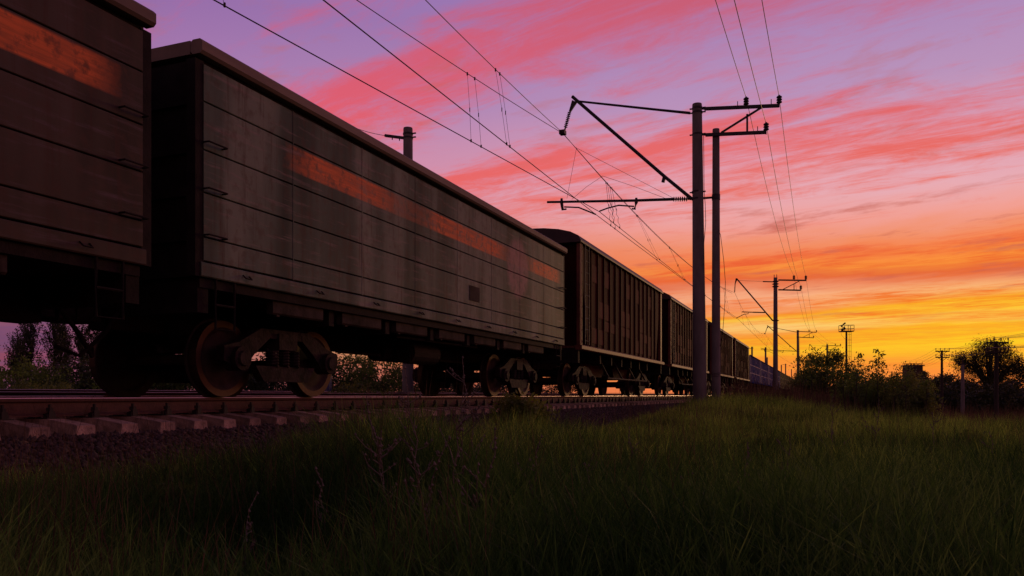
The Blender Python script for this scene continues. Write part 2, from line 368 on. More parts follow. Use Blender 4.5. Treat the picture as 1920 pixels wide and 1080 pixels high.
TRK, TRK2, RAILZ, RAILZ2 = -7.75, -11.85, .975, 1.10
mb = MB()
prof = [(-4.75, -.1), (-4.85, .12), (-5.6, .45), (-6.32, .60), (-9.6, .60), (-9.9, .78), (-13.7, .80), (-14.9, .2), (-15.0, -.1)]
mb.prism_y(prof[::-1], -30, 700)
o = mb.build('ballast_bed', M['stone']); tag(o, kind='structure')

def stones(n, region, name, smin, smax):
    x = RNG.uniform(region[0], region[1], n)
    y = region[2] + (region[3] - region[2]) * RNG.random(n) ** 1.5
    bz = np.interp(x, [p[0] for p in prof[::-1]], [p[1] for p in prof[::-1]])
    s = RNG.uniform(smin, smax, n)
    oc = np.array([(1, 0, 0), (0, 1, 0), (-1, 0, 0), (0, -1, 0), (0, 0, 1), (0, 0, -1)], float)
    v = oc[None] * RNG.uniform(.45, 1.1, (n, 6, 3)) + RNG.uniform(-.28, .28, (n, 6, 3))
    th = RNG.uniform(0, 6.28, n); c, sn = np.cos(th), np.sin(th)
    vx = v[..., 0] * c[:, None] - v[..., 1] * sn[:, None]; vy = v[..., 0] * sn[:, None] + v[..., 1] * c[:, None]
    v = np.stack([vx, vy, v[..., 2] * .8], -1) * s[:, None, None] + np.stack([x, y, bz + s * .35], 1)[:, None]
    f = np.array([(0, 1, 4), (1, 2, 4), (2, 3, 4), (3, 0, 4), (1, 0, 5), (2, 1, 5), (3, 2, 5), (0, 3, 5)])
    F = (f[None] + (np.arange(n) * 6)[:, None, None]).reshape(-1, 3)
    o = quads_mesh(name, v.reshape(-1, 3), F, M['stone']); return o
o = stones(42000, (-7.0, -4.7, 1.5, 48), 'ballast_stones', .020, .050)
tag(o, 'loose dark crushed stone ballast on the near shoulder of the track', 'ballast', kind='stuff')

# rails
def rail(xc, ztop, y0, y1, label, lit):
    mb = MB(); h = .18
    pr = [(-.066, 0), (.066, 0), (.066, .012), (.012, .032), (.009, .13), (.034, .142), (.0375, .150), (.0375, h - .008), (-.0375, h - .008), (-.0375, .150), (-.034, .142), (-.009, .13), (-.012, .032), (-.066, .012)]
    mb.prism_y([(x + xc, z + ztop - h) for x, z in pr], y0, y1)
    o = mb.build('rail', M['railside']); tag(o, label, 'rail', 'running rails of the two tracks')
    t = MB(); t.prism_y([(xc - .036, ztop - .0075), (xc + .036, ztop - .0075), (xc + .034, ztop - .001), (xc + .024, ztop + .001), (xc - .024, ztop + .001), (xc - .034, ztop - .001)], y0, y1)
    t.build('rail_head', M['railtop'], o)
    return o
rail(TRK + .76, RAILZ, -20, 420, 'rusty rail nearest the camera with dark clips along its foot', True)
rail(TRK - .76, RAILZ + .015, -20, 420, 'rail under the far wheels of the freight train', True)
rail(TRK2 + .76, RAILZ2 - .05, -20, 420, 'first rail of the empty second track behind the train', True)
rail(TRK2 - .76, RAILZ2, -20, 420, 'farthest rail seen beneath the train against the grass', True)

# sleepers
sm = MB()
prs = [(-1.35, .0), (1.35, .0), (1.35, .160), (1.20, .182), (.95, .215), (.56, .215), (.40, .17), (-.40, .17), (-.56, .215), (-.95, .215), (-1.20, .182), (-1.35, .160)]
n_ = len(prs); vs = []
for k, w in ((-1, 1), (1, 1)):
    for x, z in prs: vs.append((x, k * (.118 - .032 * (z / .215)), z))
sm.add(vs, [tuple(range(n_)), tuple(range(n_, 2 * n_))[::-1]] + [(i, n_ + i, n_ + (i + 1) % n_, (i + 1) % n_) for i in range(n_)])
ORD = ['first', 'second', 'third', 'fourth', 'fifth', 'sixth', 'seventh', 'eighth', 'ninth', 'tenth', 'eleventh', 'twelfth', 'thirteenth', 'fourteenth', 'fifteenth']
ST = RAILZ - .18 - .012
sl0 = sm.build('concrete_sleeper', M['sleeper'])
clips = []
for k in (.76, -.76):
    cm = MB()
    cm.box(k - .16, k + .16, -.07, .07, .2155, .2255)
    for s_ in (-1, 1):
        cm.box(k + s_ * .10 - .03, k + s_ * .10 + .03, -.045, .045, .2255, .262)
        cm.tube([(k + s_ * .105, 0, .22), (k + s_ * .105, 0, .355)], .016, 6)
        cm.tube([(k + s_ * .105, 0, .285), (k + s_ * .105, 0, .322)], .034, 6)
        cm.prism_y([(k + s_ * .14, .2255), (k + s_ * .14, .29), (k + s_ * .06, .262), (k + s_ * .06, .235)][::s_], -.03, .03)
    clips.append(cm.build('rail_clip', M['clip'], sl0))
SLZ = ST - .2255 + .0
y = 5.43 - .473 * 3
idx = 0
lsh = 0; rsh = 0; nleft = 7
for k in range(190):
    yy = y + .473 * k + random.uniform(-.012, .012)
    if k == 0: o = sl0
    else:
        o = sl0.copy(); COL.objects.link(o)
        if yy < 70:
            for c0 in clips: c = c0.copy(); COL.objects.link(c); c.parent = o
    o.location = (TRK + random.uniform(-.02, .02), yy, SLZ); o.rotation_euler.z = random.uniform(-.012, .012)
    p = Vector((TRK + 1.35, yy, SLZ)) - CAM
    u = 960 + FPX * p.dot(RT) / p.dot(FW)
    if u > -15 and idx < 15:
        lab = ORD[idx] + ' concrete sleeper end from the left edge of the photo'; idx += 1
    elif u < 0: lab = 'concrete sleeper just outside the left edge of the photo'
    elif u < 915:
        lsh += 1; lab = ORD[max(0, nleft - lsh)] + ' concrete sleeper left of the small leafy shrub, counted from the shrub'
    elif u < 1035: lab = 'concrete sleeper behind the small leafy shrub beside the rail'
    elif rsh < 12: lab = ORD[rsh] + ' concrete sleeper right of the small leafy shrub, counted from the shrub'; rsh += 1
    else: lab = 'concrete sleeper in the thin far run between leafy shrub and masts'
    tag(o, lab, 'sleeper', 'concrete sleepers under the near track')

# ------------------------------------------------------------------ wagons
def wheel_lathe(mb, xc, sx_, yc, r=.475, n=32):
    # profile along x from outer face to flange
    pr = [(.10, .0), (.10, .07), (.05, .10), (.03, .33), (.065, .39), (.068, r - .004), (-.055, r), (-.06, r + .028), (-.085, r + .026), (-.088, .40), (-.05, .36), (-.03, .12), (-.10, .09), (-.10, 0)]
    for i in range(len(pr) - 1):
        (xa, ra), (xb, rb) = pr[i], pr[i + 1]
        v = []
        for k in range(n):
            t = 2 * math.pi * k / n
            v += [(xc + sx_ * xa, yc + ra * math.cos(t), r + ra * math.sin(t)), (xc + sx_ * xb, yc + rb * math.cos(t), r + rb * math.sin(t))]
        fs = [(2 * k, 2 * ((k + 1) % n), 2 * ((k + 1) % n) + 1, 2 * k + 1) for k in range(n)]
        if sx_ < 0: fs = [f[::-1] for f in fs]
        mb.add(v, fs, 1 if i in (4, 5) else 0)
def make_bogie(parent, yc):
    mb = MB()
    for s in (-1, 1):
        xa, xb = s * .97, s * 1.09
        x0, x1 = min(xa, xb), max(xa, xb)
        top = [(-1.18, .60), (-.92, .66), (-.5, .86), (.5, .86), (.92, .66), (1.18, .60), (1.18, .44), (.98, .50), (.80, .40), (.52, .24), (-.52, .24), (-.80, .40), (-.98, .50), (-1.18, .44)]
        # side frame as ring pieces around the spring opening
        mb.prism_x([(yc - 1.18, .62), (yc - .92, .68), (yc - .5, .88), (yc - .30, .88), (yc - .34, .76), (yc - .62, .56), (yc - .78, .40), (yc - 1.02, .38), (yc - 1.18, .44)], x0, x1)
        mb.prism_x([(yc + 1.18, .62), (yc + .92, .68), (yc + .5, .88), (yc + .30, .88), (yc + .34, .76), (yc + .62, .56), (yc + .78, .40), (yc + 1.02, .38), (yc + 1.18, .44)][::-1], x0, x1)
        mb.prism_x([(yc - .302, .88), (yc + .302, .88), (yc + .342, .76), (yc - .342, .76)][::-1], x0 + .003, x1 - .003)
        mb.prism_x([(yc - .62, .40), (yc + .62, .40), (yc + .46, .20), (yc - .46, .20)][::-1], x0 + .002, x1 + .003)
        for t in (-.925, .925):                  # axle boxes
            mb.tube([(s * .95, yc + t, .475), (s * 1.16, yc + t, .475)], [.155, .15], 14)
            mb.tube([(s * 1.16, yc + t, .475), (s * 1.19, yc + t, .475)], [.10, .09], 10)
    mb.box(-1.12, 1.12, yc - .19, yc + .19, .62, .83)
    mb.tube([(0, yc, .83), (0, yc, .95)], .22, 14)
    mb.box(-.75, .75, yc - .62, yc - .54, .34, .46); mb.box(-.75, .75, yc + .54, yc + .62, .34, .46)
    b = mb.build('bogie', M['bogie'], parent)
    for s in (-1, 1):
        sp = MB()
        for dy in (-.22, 0, .22):
            pts = [(s * 1.03 + .075 * math.cos(a * .9), yc + dy + .075 * math.sin(a * .9), .40 + .22 * a / 40) for a in range(41)]
            sp.tube(pts, .017, 5)
        sp.build('spring', M['bogie'], b)
    for t in (-.925, .925):
        w = MB(); w.tube([(-.95, yc + t, .475), (.95, yc + t, .475)], .07, 10)
        for s in (-1, 1): wheel_lathe(w, s * .79, s, yc + t)
        w.build('wheelset', [M['wheel'], M['tread']], b, smooth=False)
    return b
def underframe(parent, L, zs, mat_, near=.6, far=.6):
    mb = MB()
    mb.box(-.16, .16, .05, L - .05, .78, 1.12)
    for yy in np.linspace(2.6, L - 2.6, 6): mb.box(-1.42, 1.42, yy - .06, yy + .06, .98, zs + .02)
    mb.box(-1.48, 1.48, .02, .18, .92, zs + .03); mb.box(-1.48, 1.48, L - .18, L - .02, .92, zs + .03)
    mb.tube([(.55, 4.0, .72), (.55, L - 4.0, .72)], .025, 6)
    mb.tube([(-.75, 3.4, .86), (-.75, L - 3.4, .86)], .02, 6)
    mb.tube([(.45, L * .42, .82), (.45, L * .42 + .8, .82)], .2, 14)
    u = mb.build('underframe', mat_, parent)
    for e, s in ((0, -1), (L, 1)):
        q = near if s < 0 else far
        c = MB(); c.box(-.10, .10, min(e, e + s * (q - .17)), max(e, e + s * (q - .17)), .86, 1.05)
        c.box(-.16, .16, min(e + s * (q - .2), e + s * q), max(e + s * (q - .2), e + s * q), .82, 1.10, ch=.03)
        c.build('coupler', M['bogie'], parent)
        h = MB(); h.tube([(.35, e, .95), (.38, e + s * .2, .70), (.30, e + s * .45, .45), (.12, e + s * .6, .55)], .025, 6)
        h.build('brake_hose', M['frame'], parent)
    return u
def ladder(parent, x, y0, y1, z0, z1, m):
    l = MB(); l.tube([(x, y0, z0), (x, y0, z1)], .018, 6); l.tube([(x, y1, z0), (x, y1, z1)], .018, 6)
    k = int((z1 - z0) / .32)
    for i in range(k + 1): l.tube([(x, y0, z0 + .1 + i * .32), (x, y1, z0 + .1 + i * .32)], .012, 5)
    l.build('ladder', m, parent)
LG = 12.75
def make_green(paint, fb=2.05, near=.36, far=.55):
    r = empty('freight_wagon', (0, 0, 0), 'x', 'wagon')
    underframe(r, LG, 1.2, M['frame'], near, far)
    b = MB()                                     # dark plate behind the pressed strips + ends + floor
    b.box(-1.50, 1.50, .03, LG - .03, 1.19, 1.29)
    b.box(1.44, 1.49, .03, LG - .03, 1.29, 3.70); b.box(-1.49, -1.44, .03, LG - .03, 1.29, 3.70)
    b.box(-1.44, 1.44, .03, .09, 1.29, 3.66); b.box(-1.44, 1.44, LG - .09, LG - .03, 1.29, 3.66)
    body = b.build('body_shell', M['frame'], r)
    s = MB()
    zs = [1.47, 1.73, 2.21, 2.67, 3.19, 3.60]
    for a, c in zip(zs[:-1], zs[1:]):
        for q in (1, -1):
            x0, x1 = (1.492, 1.55) if q > 0 else (-1.55, -1.492)
            s.box(x0, x1, .04, LG - .04, a + .007, c - .007, ch=.006)
    for q in (1, -1):
        x0, x1 = (1.492, 1.555) if q > 0 else (-1.555, -1.492)
        s.box(x0, x1, .0, LG, 1.30, 1.458, ch=.012)
    s.build('side_panel', paint, r)
    for yy in (0., LG):
        e = MB()
        y0, y1 = (yy - .055, yy + .028) if yy == 0 else (yy - .028, yy + .055)
        e.box(-1.52, 1.52, y0 + .03, y1 - .01, 1.3, 3.62)
        for zc_ in zs[1:-1]: e.box(-1.45, 1.45, y0 - .01, y1 + .012, zc_ - .05, zc_ + .05)
        for q in (-1.48, 1.48, 0): e.box(q - .06, q + .06, y0 - .02, y1 + .02, 1.3, 3.62)
        e.build('end_panel', M['frame'], r)
    t = MB()
    for q in (1, -1):
        x0, x1 = (1.46, 1.62) if q > 0 else (-1.62, -1.46)
        t.box(x0, x1, -.06, LG + .06, 3.665, 3.82, ch=.03)
    t.box(-1.455, 1.455, -.06, .08, 3.67, 3.815); t.box(-1.455, 1.455, LG - .08, LG + .06, 3.67, 3.815)
    t.build('top_rim', M['rim'], r)
    for i in range(7):                           # bottom doors
        yy = 1.1 + i * (LG - 2.2) / 7 + .2
        for q in (1.36, -1.46):
            d = MB(); d.box(q, q + .10, yy, yy + 1.05, 1.02, 1.295, ch=.02); d.box(q + .02, q + .08, yy + .1, yy + .16, 1.0, 1.03)
            d.build('bottom_door', M['door'], r)
    for i in range(7):
        yy = 1.58 + i * (LG - 3.16) / 6
        w = MB(); w.box(1.5505, 1.5535, yy - .009, yy + .009, 1.47, 3.60); w.build('weld_seam', paint, r)
    for i in range(9):
        yy = .7 + i * (LG - 1.4) / 8
        w = MB(); w.tube([(1.556, yy - .05, 1.40), (1.60, yy - .05, 1.36), (1.60, yy + .05, 1.36), (1.556, yy + .05, 1.40)], .009, 5); w.build('tie_hook', M['frame'], r)
    for yy in (.18, LG - .18):
        for zc_ in (1.75, 2.25, 2.75):
            w = MB(); w.tube([(1.55, yy - .14, zc_), (1.62, yy - .14, zc_), (1.62, yy + .14, zc_), (1.55, yy + .14, zc_)], .011, 5); w.build('grab_handle', M['frame'], r)
    w = MB(); w.box(1.551, 1.562, 6.9, 7.35, 1.82, 2.10); w.build('card_board', M['door'], r)
    w = MB(); w.tube([(1.3, 4.6, .98), (1.3, 7.8, .98)], .022, 6); w.tube([(1.3, 5.2, .98), (.5, 5.2, .82)], .02, 5); w.build('brake_lever', M['frame'], r)
    w = MB(); w.tube([(.9, 5.6, .78), (.9, 6.6, .78)], .20, 16); w.build('air_tank', M['frame'], r)
    for yy in (.25, LG - .55):
        st = MB()
        st.tube([(1.52, yy, 1.30), (1.52, yy, .75), (1.52, yy + .3, .75), (1.52, yy + .3, 1.30)], .016, 6)
        st.tube([(1.52, yy, 1.02), (1.52, yy + .3, 1.02)], .014, 6)
        st.build('step', M['frame'], r)
    make_bogie(r, 2.05); make_bogie(r, LG - fb)
    return r
LR = 12.1
def make_hopper():
    r = empty('freight_wagon', (0, 0, 0), 'x', 'wagon')
    underframe(r, LR, 1.3, M['frame'], .9, .9)
    b = MB()
    b.prism_x([(1.05, 1.42), (LR - 1.05, 1.42), (LR - .25, 4.30), (.25, 4.30)], -1.46, 1.46)
    b.prism_x([(2.9, .62), (5.2, .62), (5.7, 1.41), (2.4, 1.41)], -.75, .75); b.prism_x([(6.9, .62), (9.2, .62), (9.7, 1.41), (6.4, 1.41)], -.75, .75)
    body = b.build('hopper_body', M['maroon'], r)
    n = 13; y0, y1 = 1.35, LR - 1.35
    for i in range(n + 1):
        yy = y0 + (y1 - y0) * i / n
        for q in (1, -1):
            x0, x1 = (1.462, 1.50) if q > 0 else (-1.50, -1.462)
            s = MB(); s.box(x0, x1, yy - .035, yy + .035, 1.46, 4.26)
            s.build('side_rib', M['maroon_rib'], r)
    random.seed(3)                    # worn lighter pressed plates between ribs
    for i in range(n):
        ya = y0 + (y1 - y0) * i / n + .06; yb = y0 + (y1 - y0) * (i + 1) / n - .06
        for za, zb, pr_ in ((3.35, 3.85, .55), (2.35, 2.85, .25), (1.55, 2.0, .5), (2.0, 2.3, .6)):
            if random.random() < pr_: pn = MB(); pn.box(1.463, 1.472, ya, yb, za, zb); pn.build('side_plate', M['plate'], r)
    random.seed(9)
    for yy in (.12, LR - .34):
        for q in (1.43, -1.49): c = MB(); c.box(q - .02, q + .08, yy, yy + .22, 1.42, 4.34); c.build('corner_post', M['rust'], r)
    si = MB(); 
    for q in (1, -1):
        x0, x1 = (1.40, 1.60) if q > 0 else (-1.60, -1.40)
        si.box(x0, x1, 0, LR, 1.28, 1.41, ch=.02)
    si.box(-1.38, 1.38, 0, 1.0, 1.33, 1.39); si.box(-1.38, 1.38, LR - 1.0, LR, 1.33, 1.39)
    si.build('side_sill', M['rust'], r)
    ro = MB(); m = 10
    arc = [(1.56 * math.cos(math.pi * k / m), 4.30 + .42 * math.sin(math.pi * k / m)) for k in range(m + 1)]
    arc = [(1.56, 4.25)] + arc + [(-1.56, 4.25)]
    ro.prism_y(arc[::-1], .02, LR - .02)
    rf = ro.build('roof', M['roof'], r)
    hb = MB()
    for yy in (2.2, 4.8, 7.3, 9.9): hb.tube([(0, yy, 4.68), (0, yy, 4.80)], .32, 16)
    hb.box(-.25, .25, .3, LR - .3, 4.725, 4.745)
    hb.build('hatch', M['roof'], rf)
    ladder(r, 1.56, .45, .85, 1.45, 4.25, M['steel'])
    h = MB(); h.tube([(1.5, 3.1, .55), (1.5, LR - 3.1, .55)], .03, 6)
    for yy in (3.3, 5.1, 7.0, 8.8): h.beam((1.5, yy, .55), (1.1, yy, 1.3), .06, .06)
    h.build('discharge_gear', M['bogie'], r)
    make_bogie(r, 1.95); make_bogie(r, LR - 1.95)
    return r
LB = 12.75
def make_gondola(paint, rib):
    r = empty('freight_wagon', (0, 0, 0), 'x', 'wagon')
    underframe(r, LB, 1.25, M['frame'])
    b = MB()
    b.box(1.42, 1.48, .03, LB - .03, 1.26, 3.70); b.box(-1.48, -1.42, .03, LB - .03, 1.26, 3.70)
    b.box(-1.42, 1.42, .03, .09, 1.27, 3.66); b.box(-1.42, 1.42, LB - .09, LB - .03, 1.27, 3.66); b.box(-1.415, 1.415, .09, LB - .09, 1.26, 1.33)
    s = b; n = 8
    for i in range(n + 1):
        yy = .14 + (LB - .28) * i / n
        w = .20 if i in (0, n) else .075
        for q in (1, -1):
            x0, x1 = (1.477, 1.512) if q > 0 else (-1.512, -1.477)
            s.box(x0, x1, yy - w, yy + w, 1.30, 3.64, 1)
    h = b
    for zc_ in (2.1, 2.85):
        for q in (1, -1):
            x0, x1 = (1.474, 1.503) if q > 0 else (-1.503, -1.474)
            h.box(x0, x1, .3, LB - .3, zc_ - .03, zc_ + .03, 1)
    b.build('body_shell', [paint, rib], r)
    t = MB()
    for q in (1, -1):
        x0, x1 = (1.44, 1.56) if q > 0 else (-1.56, -1.44)
        t.box(x0, x1, 0, LB, 3.662, 3.76, ch=.02)
        t.box(x0, x1, 0, LB, 1.16, 1.265, ch=.02)
    t.build('top_rim', paint, r)
    make_bogie(r, 2.05); make_bogie(r, LB - 2.05)
    return r
def put(o, s, lab, group='wagons of the passing freight train'):
    o.location = (TRK, s, RAILZ + .001); tag(o, lab, 'wagon', group)
g1 = make_green(M['green']); put(g1, 6.65, 'grey green high sided wagon with orange panels, second wagon from the left')
g0 = make_green(M['brown0'], 2.62, .36, .36); put(g0, 6.65 - .74 - LG, 'nearest wagon, cut off by the left edge, brownish with an orange panel')
h1 = make_hopper(); put(h1, 20.85, 'tall dark red ribbed hopper wagon right behind the grey green wagon')
hl = ['dark red hopper wagon partly hidden behind the thick near mast', 'dark red hopper wagon seen just right of the two near masts', 'last and smallest dark red hopper wagon, before the blue wagons']
for k in range(3):
    o = copy_tree(h1); put(o, 34.75 + 13.85 * k, hl[k])
b1 = make_gondola(M['blue'], M['bluerib']); put(b1, 75.6, 'nearest blue open wagon with pale worn ribs behind the last red one')
for k, lab in ((1, 'second blue open wagon with pale ribs, beyond the first blue one'), (2, 'blue open wagon just left of the second overhead line mast')):
    o = copy_tree(b1); put(o, 75.6 + 13.95 * k, lab)
t1 = make_gondola(M['teal'], M['bluerib']); put(t1, 75.6 + 13.95 * 3, 'teal open wagon just right of the second overhead line mast')
w1 = make_gondola(M['brownw'], M['maroon_rib']); put(w1, 75.6 + 13.95 * 4, 'brown open wagon beyond the teal one, far down the train')
FARW = ['tiny brown open wagon just left of the third overhead line mast', 'tiny brown open wagon near the third overhead line mast', 'tiny brown wagon third from the far end of the train', 'tiny brown wagon last but one at the far end of the train', 'farthest tiny brown wagon where the train meets the bushes']
for k in range(5):
    o = copy_tree(w1); put(o, 75.6 + 13.95 * (5 + k), FARW[k])

# ------------------------------------------------------------------ masts
def ins_stack(mb, p, h=.24, r=.09, n=3):         # standing pin insulator
    p = Vector(p); pts = []; rs = []
    mb.tube([p - Vector((0, 0, .12)), p], .018, 6)
    for i in range(n):
        z = h * i / n
        pts += [p + Vector((0, 0, z)), p + Vector((0, 0, z + h / n * .35)), p + Vector((0, 0, z + h / n * .8)), p + Vector((0, 0, z + h / n * .98))]
        rs += [r * .45, r * (1 - .1 * (n - 1 - i) * 0), r * .85, r * .45]
    pts.append(p + Vector((0, 0, h + .03))); rs.append(r * .3)
    mb.tube(pts, rs, 12)
def ins_string(mb, a, b, n=8, r=.06):
    a, b = Vector(a), Vector(b); pts = []; rs = []
    for i in range(n):
        for t, q in ((.0, .25), (.3, 1.), (.55, .9), (.85, .25)):
            pts.append(a.lerp(b, (i + t) / n)); rs.append(r * q)
    pts.append(b); rs.append(r * .25)
    mb.tube(pts, rs, 10)
S1 = 26.45
base1 = on_y(1312, 741, S1); BX1 = base1.x
MG = 'overhead line masts along the right side of the track'
def L1(u, v):                                    # local coordinates in the mast plane
    p = on_y(u, v, S1); return Vector((p.x - BX1, 0, p.z))
m1 = empty('line_mast', (BX1, S1, 0), 'thickest near concrete mast with long cantilever arm and insulators over the train', 'overhead line mast', MG)
pm = MB(); top = L1(1307, 195)
pm.tube([(0.02, 0, -.6), (0, 0, 1), (top.x, 0, top.z - .05), (top.x, 0, top.z)], [.235, .228, .158, .150], 28)
pm.build('post', M['concrete'], m1, smooth=False)
bands = MB()
for v in (203, 211, 252, 360, 373):
    p = L1(1307.5, v); bands.tube([p - Vector((0, 0, .03)), p + Vector((0, 0, .03))], .185 if v > 300 else .17, 24)
    bands.beam(p + Vector((-.25, 0, 0)), p + Vector((.27, 0, 0)), .05, .035)
bands.build('clamp_band', M['steel'], m1)
arm = MB(); arm.tube([L1(1294, 212), L1(1235, 206), L1(1085, 190)], [.045, .04, .035], 10); arm.build('tie_rod', M['steel'], m1)
arm = MB(); arm.tube([L1(1296, 372), L1(1246, 331), L1(1073, 181)], .058, 10)
arm.beam(L1(1246, 330), L1(1243, 342), .08, .10); arm.build('cantilever_arm', M['steel'], m1)
arm = MB(); arm.prism_y([(L1(1073, 188).x, L1(1073, 188).z), (L1(1082, 192).x, L1(1082, 192).z), (L1(1070, 210).x, L1(1070, 210).z), (L1(1067, 209).x, L1(1067, 209).z)], -.03, .03)
arm.build('hanger_plate', M['steel'], m1)
st = MB(); ins_string(st, L1(1068, 210), L1(1060, 240), 9, .07); st.tube([L1(1060, 240), L1(1057, 250)], .03, 6); st.box(L1(1055, 248).x - .10, L1(1055, 248).x + .1, -.12, .12, L1(1055, 248).z - .08, L1(1055, 248).z + .06)
st.build('insulator', M['insul'], m1)
rod = MB(); rod.tube([L1(1262, 373.5), L1(1190, 376), L1(1026, 379)], [.05, .045, .04], 10)
rod.tube([L1(1290, 373), L1(1300, 372)], .04, 8); rod.build('registration_tube', M['steel'], m1)
st = MB(); ins_string(st, L1(1262, 373.5), L1(1290, 373), 7, .085); st.build('insulator', M['insul'], m1)
sa = MB()
sa.tube([L1(1053, 372), L1(1053, 380), L1(1055, 393), L1(1062, 392)], [.04, .06, .05, .03], 8)
sa.tube([L1(1058, 388), L1(1085, 389), L1(1100, 395), L1(1117, 402)], .026, 8)
sa.build('steady_arm', M['steel'], m1)
sa = MB()
sa.tube([L1(1193, 371), L1(1193, 380), L1(1190, 392), L1(1185, 391)], [.04, .06, .05, .03], 8)
sa.tube([L1(1189, 387), L1(1160, 385), L1(1140, 390), L1(1124, 396)], .026, 8)
sa.build('steady_arm', M['steel'], m1)
def side_arms(parent):
    a = MB(); a.beam(L1(1321, 204), L1(1461, 198), .08, .10); a.beam(L1(1323, 253), L1(1436, 248), .08, .10)
    a.tube([L1(1313, 204), L1(1322, 204)], .03, 6); a.tube([L1(1313, 252), L1(1324, 253)], .03, 6)
    a.beam(L1(1352, 249), L1(1427, 202), .05, .06); a.beam(L1(1401, 214), L1(1401, 249), .05, .06)
    a.tube([L1(1383, 202), L1(1383, 190)], .014, 6); a.tube([L1(1446, 199), L1(1446, 186)], .014, 6); a.tube([L1(1420.5, 249), L1(1420.5, 237)], .014, 6)
    a.build('feeder_bracket', M['steel'], parent)
    for u, v in ((1399, 197), (1461, 194), (1436.5, 245)):
        i = MB(); ins_stack(i, L1(u, v)); i.build('insulator', M['insul'], parent)
side_arms(m1)
sw = MB(); W_ = .006
sw.tube([L1(1080, 277), L1(1262, 371)], W_, 4); sw.tube([L1(1130, 330), L1(1190, 350), L1(1248, 372)], W_, 4)
sw.tube([L1(1081, 277), L1(1063, 372)], W_, 4); sw.tube([L1(1130, 330), L1(1100, 350), L1(1072, 374)], W_, 4)
sw.build('stay_wire', M['wire'], m1)
sw = MB(); sw.tube([Vector((.0, -.22, 0)) + L1(u, v) for u, v in ((1321, 256), (1321.5, 300), (1322, 360), (1324, 385), (1325, 420), (1322, 455), (1320, 500))], .010, 5)
sw.build('earth_wire', M['wire'], m1)
# thinner post tied to it
p2 = on_y(1342.5, 741, S1 + .15)
m2 = empty('support_post', (p2.x, S1 + .15, 0), 'slimmer concrete post standing right beside the thick near mast', 'concrete post')
pm = MB(); tz = on_y(1343, 242, S1 + .15).z
pm.tube([(0, 0, -.6), (0, 0, 1), (0, 0, tz - .04), (0, 0, tz)], [.150, .146, .114, .108], 24); pm.build('post', M['concrete'], m2)
bd = MB(); z3 = on_y(1343, 370, S1 + .15).z
bd.tube([(0, 0, z3 - .09), (0, 0, z3 + .09)], .135, 20); bd.beam((-.42, -.05, z3), (-.1, -.02, z3), .06, .06); bd.build('clamp_band', M['steel'], m2)
ew = MB()
def L2(u, v, dy=-.14): p = on_y(u, v, S1 + .15); return Vector((p.x - p2.x, dy, p.z))
ew.tube([L2(1348, 432), L2(1352, 442), L2(1358, 490), L2(1361, 530), L2(1360, 570), L2(1356, 625), L2(1351, 650)], .009, 5)
ew.build('earth_wire', M['wire'], m2)
tw = MB(); z4 = 1.62                              # a twist of wire tied round the foot
for k in range(3): tw.tube([(.15 * math.cos(t * .55), .15 * math.sin(t * .55), z4 + .05 * k + .015 * math.sin(t * 2)) for t in range(12)], .008, 4)
tw.build('tie_wire', M['wire'], m2)

# second type of mast (short registration arm)
S2 = 68.3
BX2 = on_y(1454, 741, S2).x
def q6(x, y): return (1340 + x / 4.153, 500 + y / 4.153)
def L3(x, y): p = on_y(*q6(x, y), S2); return Vector((p.x - BX2, 0, p.z))
mm = empty('line_mast', (BX2, S2, 0), 'second overhead line mast, dark against the glow between blue wagons and teal wagon', 'overhead line mast', MG)
pm = MB(); t = L3(477, 85); pm.tube([(0, 0, -1), (0, 0, 1), (0, 0, t.z)], [.22, .21, .15], 20)
for dx in (-.1, .1): pm.tube([(dx, 0, t.z), (dx, 0, t.z + .25)], .03, 6)
pm.build('post', M['concrete'], mm)
bd = MB()
for yv in (115, 135, 155, 420):
    p = L3(477, yv); p.x = 0; bd.tube([p - Vector((0, 0, .05)), p + Vector((0, 0, .05))], .21, 18)
    bd.beam(p + Vector((-.28, 0, 0)), p + Vector((.28, 0, 0)), .05, .05)
bd.build('clamp_band', M['steel'], mm)
a = MB(); a.tube([L3(170, 92), L3(452, 420)], .055, 8); a.build('cantilever_arm', M['steel'], mm)
a = MB(); a.tube([L3(180, 108), L3(380, 115)], .012, 5); a.tube([L3(375, 116), L3(460, 118)], .05, 6); a.build('tie_rod', M['steel'], mm)
a = MB(); a.tube([L3(172, 92), L3(160, 130)], [.10, .04], 6); ins_string(a, L3(160, 130), L3(155, 200), 8, .06); a.build('insulator', M['insul'], mm)
a = MB(); a.tube([L3(212, 352), L3(300, 355)], .04, 8); a.tube([L3(300, 355), L3(392, 357)], .05, 8)
a.tube([L3(265, 355), L3(263, 366), L3(225, 372), L3(165, 403)], .03, 6); a.build('steady_arm', M['steel'], mm)
a = MB(); a.beam(L3(495, 104), L3(714, 107), .09, .11); a.beam(L3(495, 180), L3(672, 184), .09, .11); a.beam(L3(530, 178), L3(660, 112), .06, .06); a.beam(L3(618, 135), L3(618, 180), .06, .06)
a.build('feeder_bracket', M['steel'], mm)
INS2 = [L3(617, 98), L3(710, 100), L3(671, 177)]
for p in INS2:
    i = MB(); ins_stack(i, p, .3, .11); i.build('insulator', M['insul'], mm)
def mast_copy(src, u, z, lab, parts=None, hs=1.0):
    c = copy_tree(src); p = at(u, HZ, z); c.location = (p.x, p.y, 0); c.scale = (1, 1, hs); tag(c, lab, 'overhead line mast', MG)
    return c
mast3 = mast_copy(m1, 1497, 116.5, 'third overhead line mast with long raised cantilever, left of the dark bush')
m4 = mast_copy(mm, 1551, 150, 'fourth overhead line mast rising out of the dark bush by the lamp tower')
m5 = mast_copy(mm, 1563, 190, 'faintest farthest bracketed mast just right of the fourth mast', hs=.98)
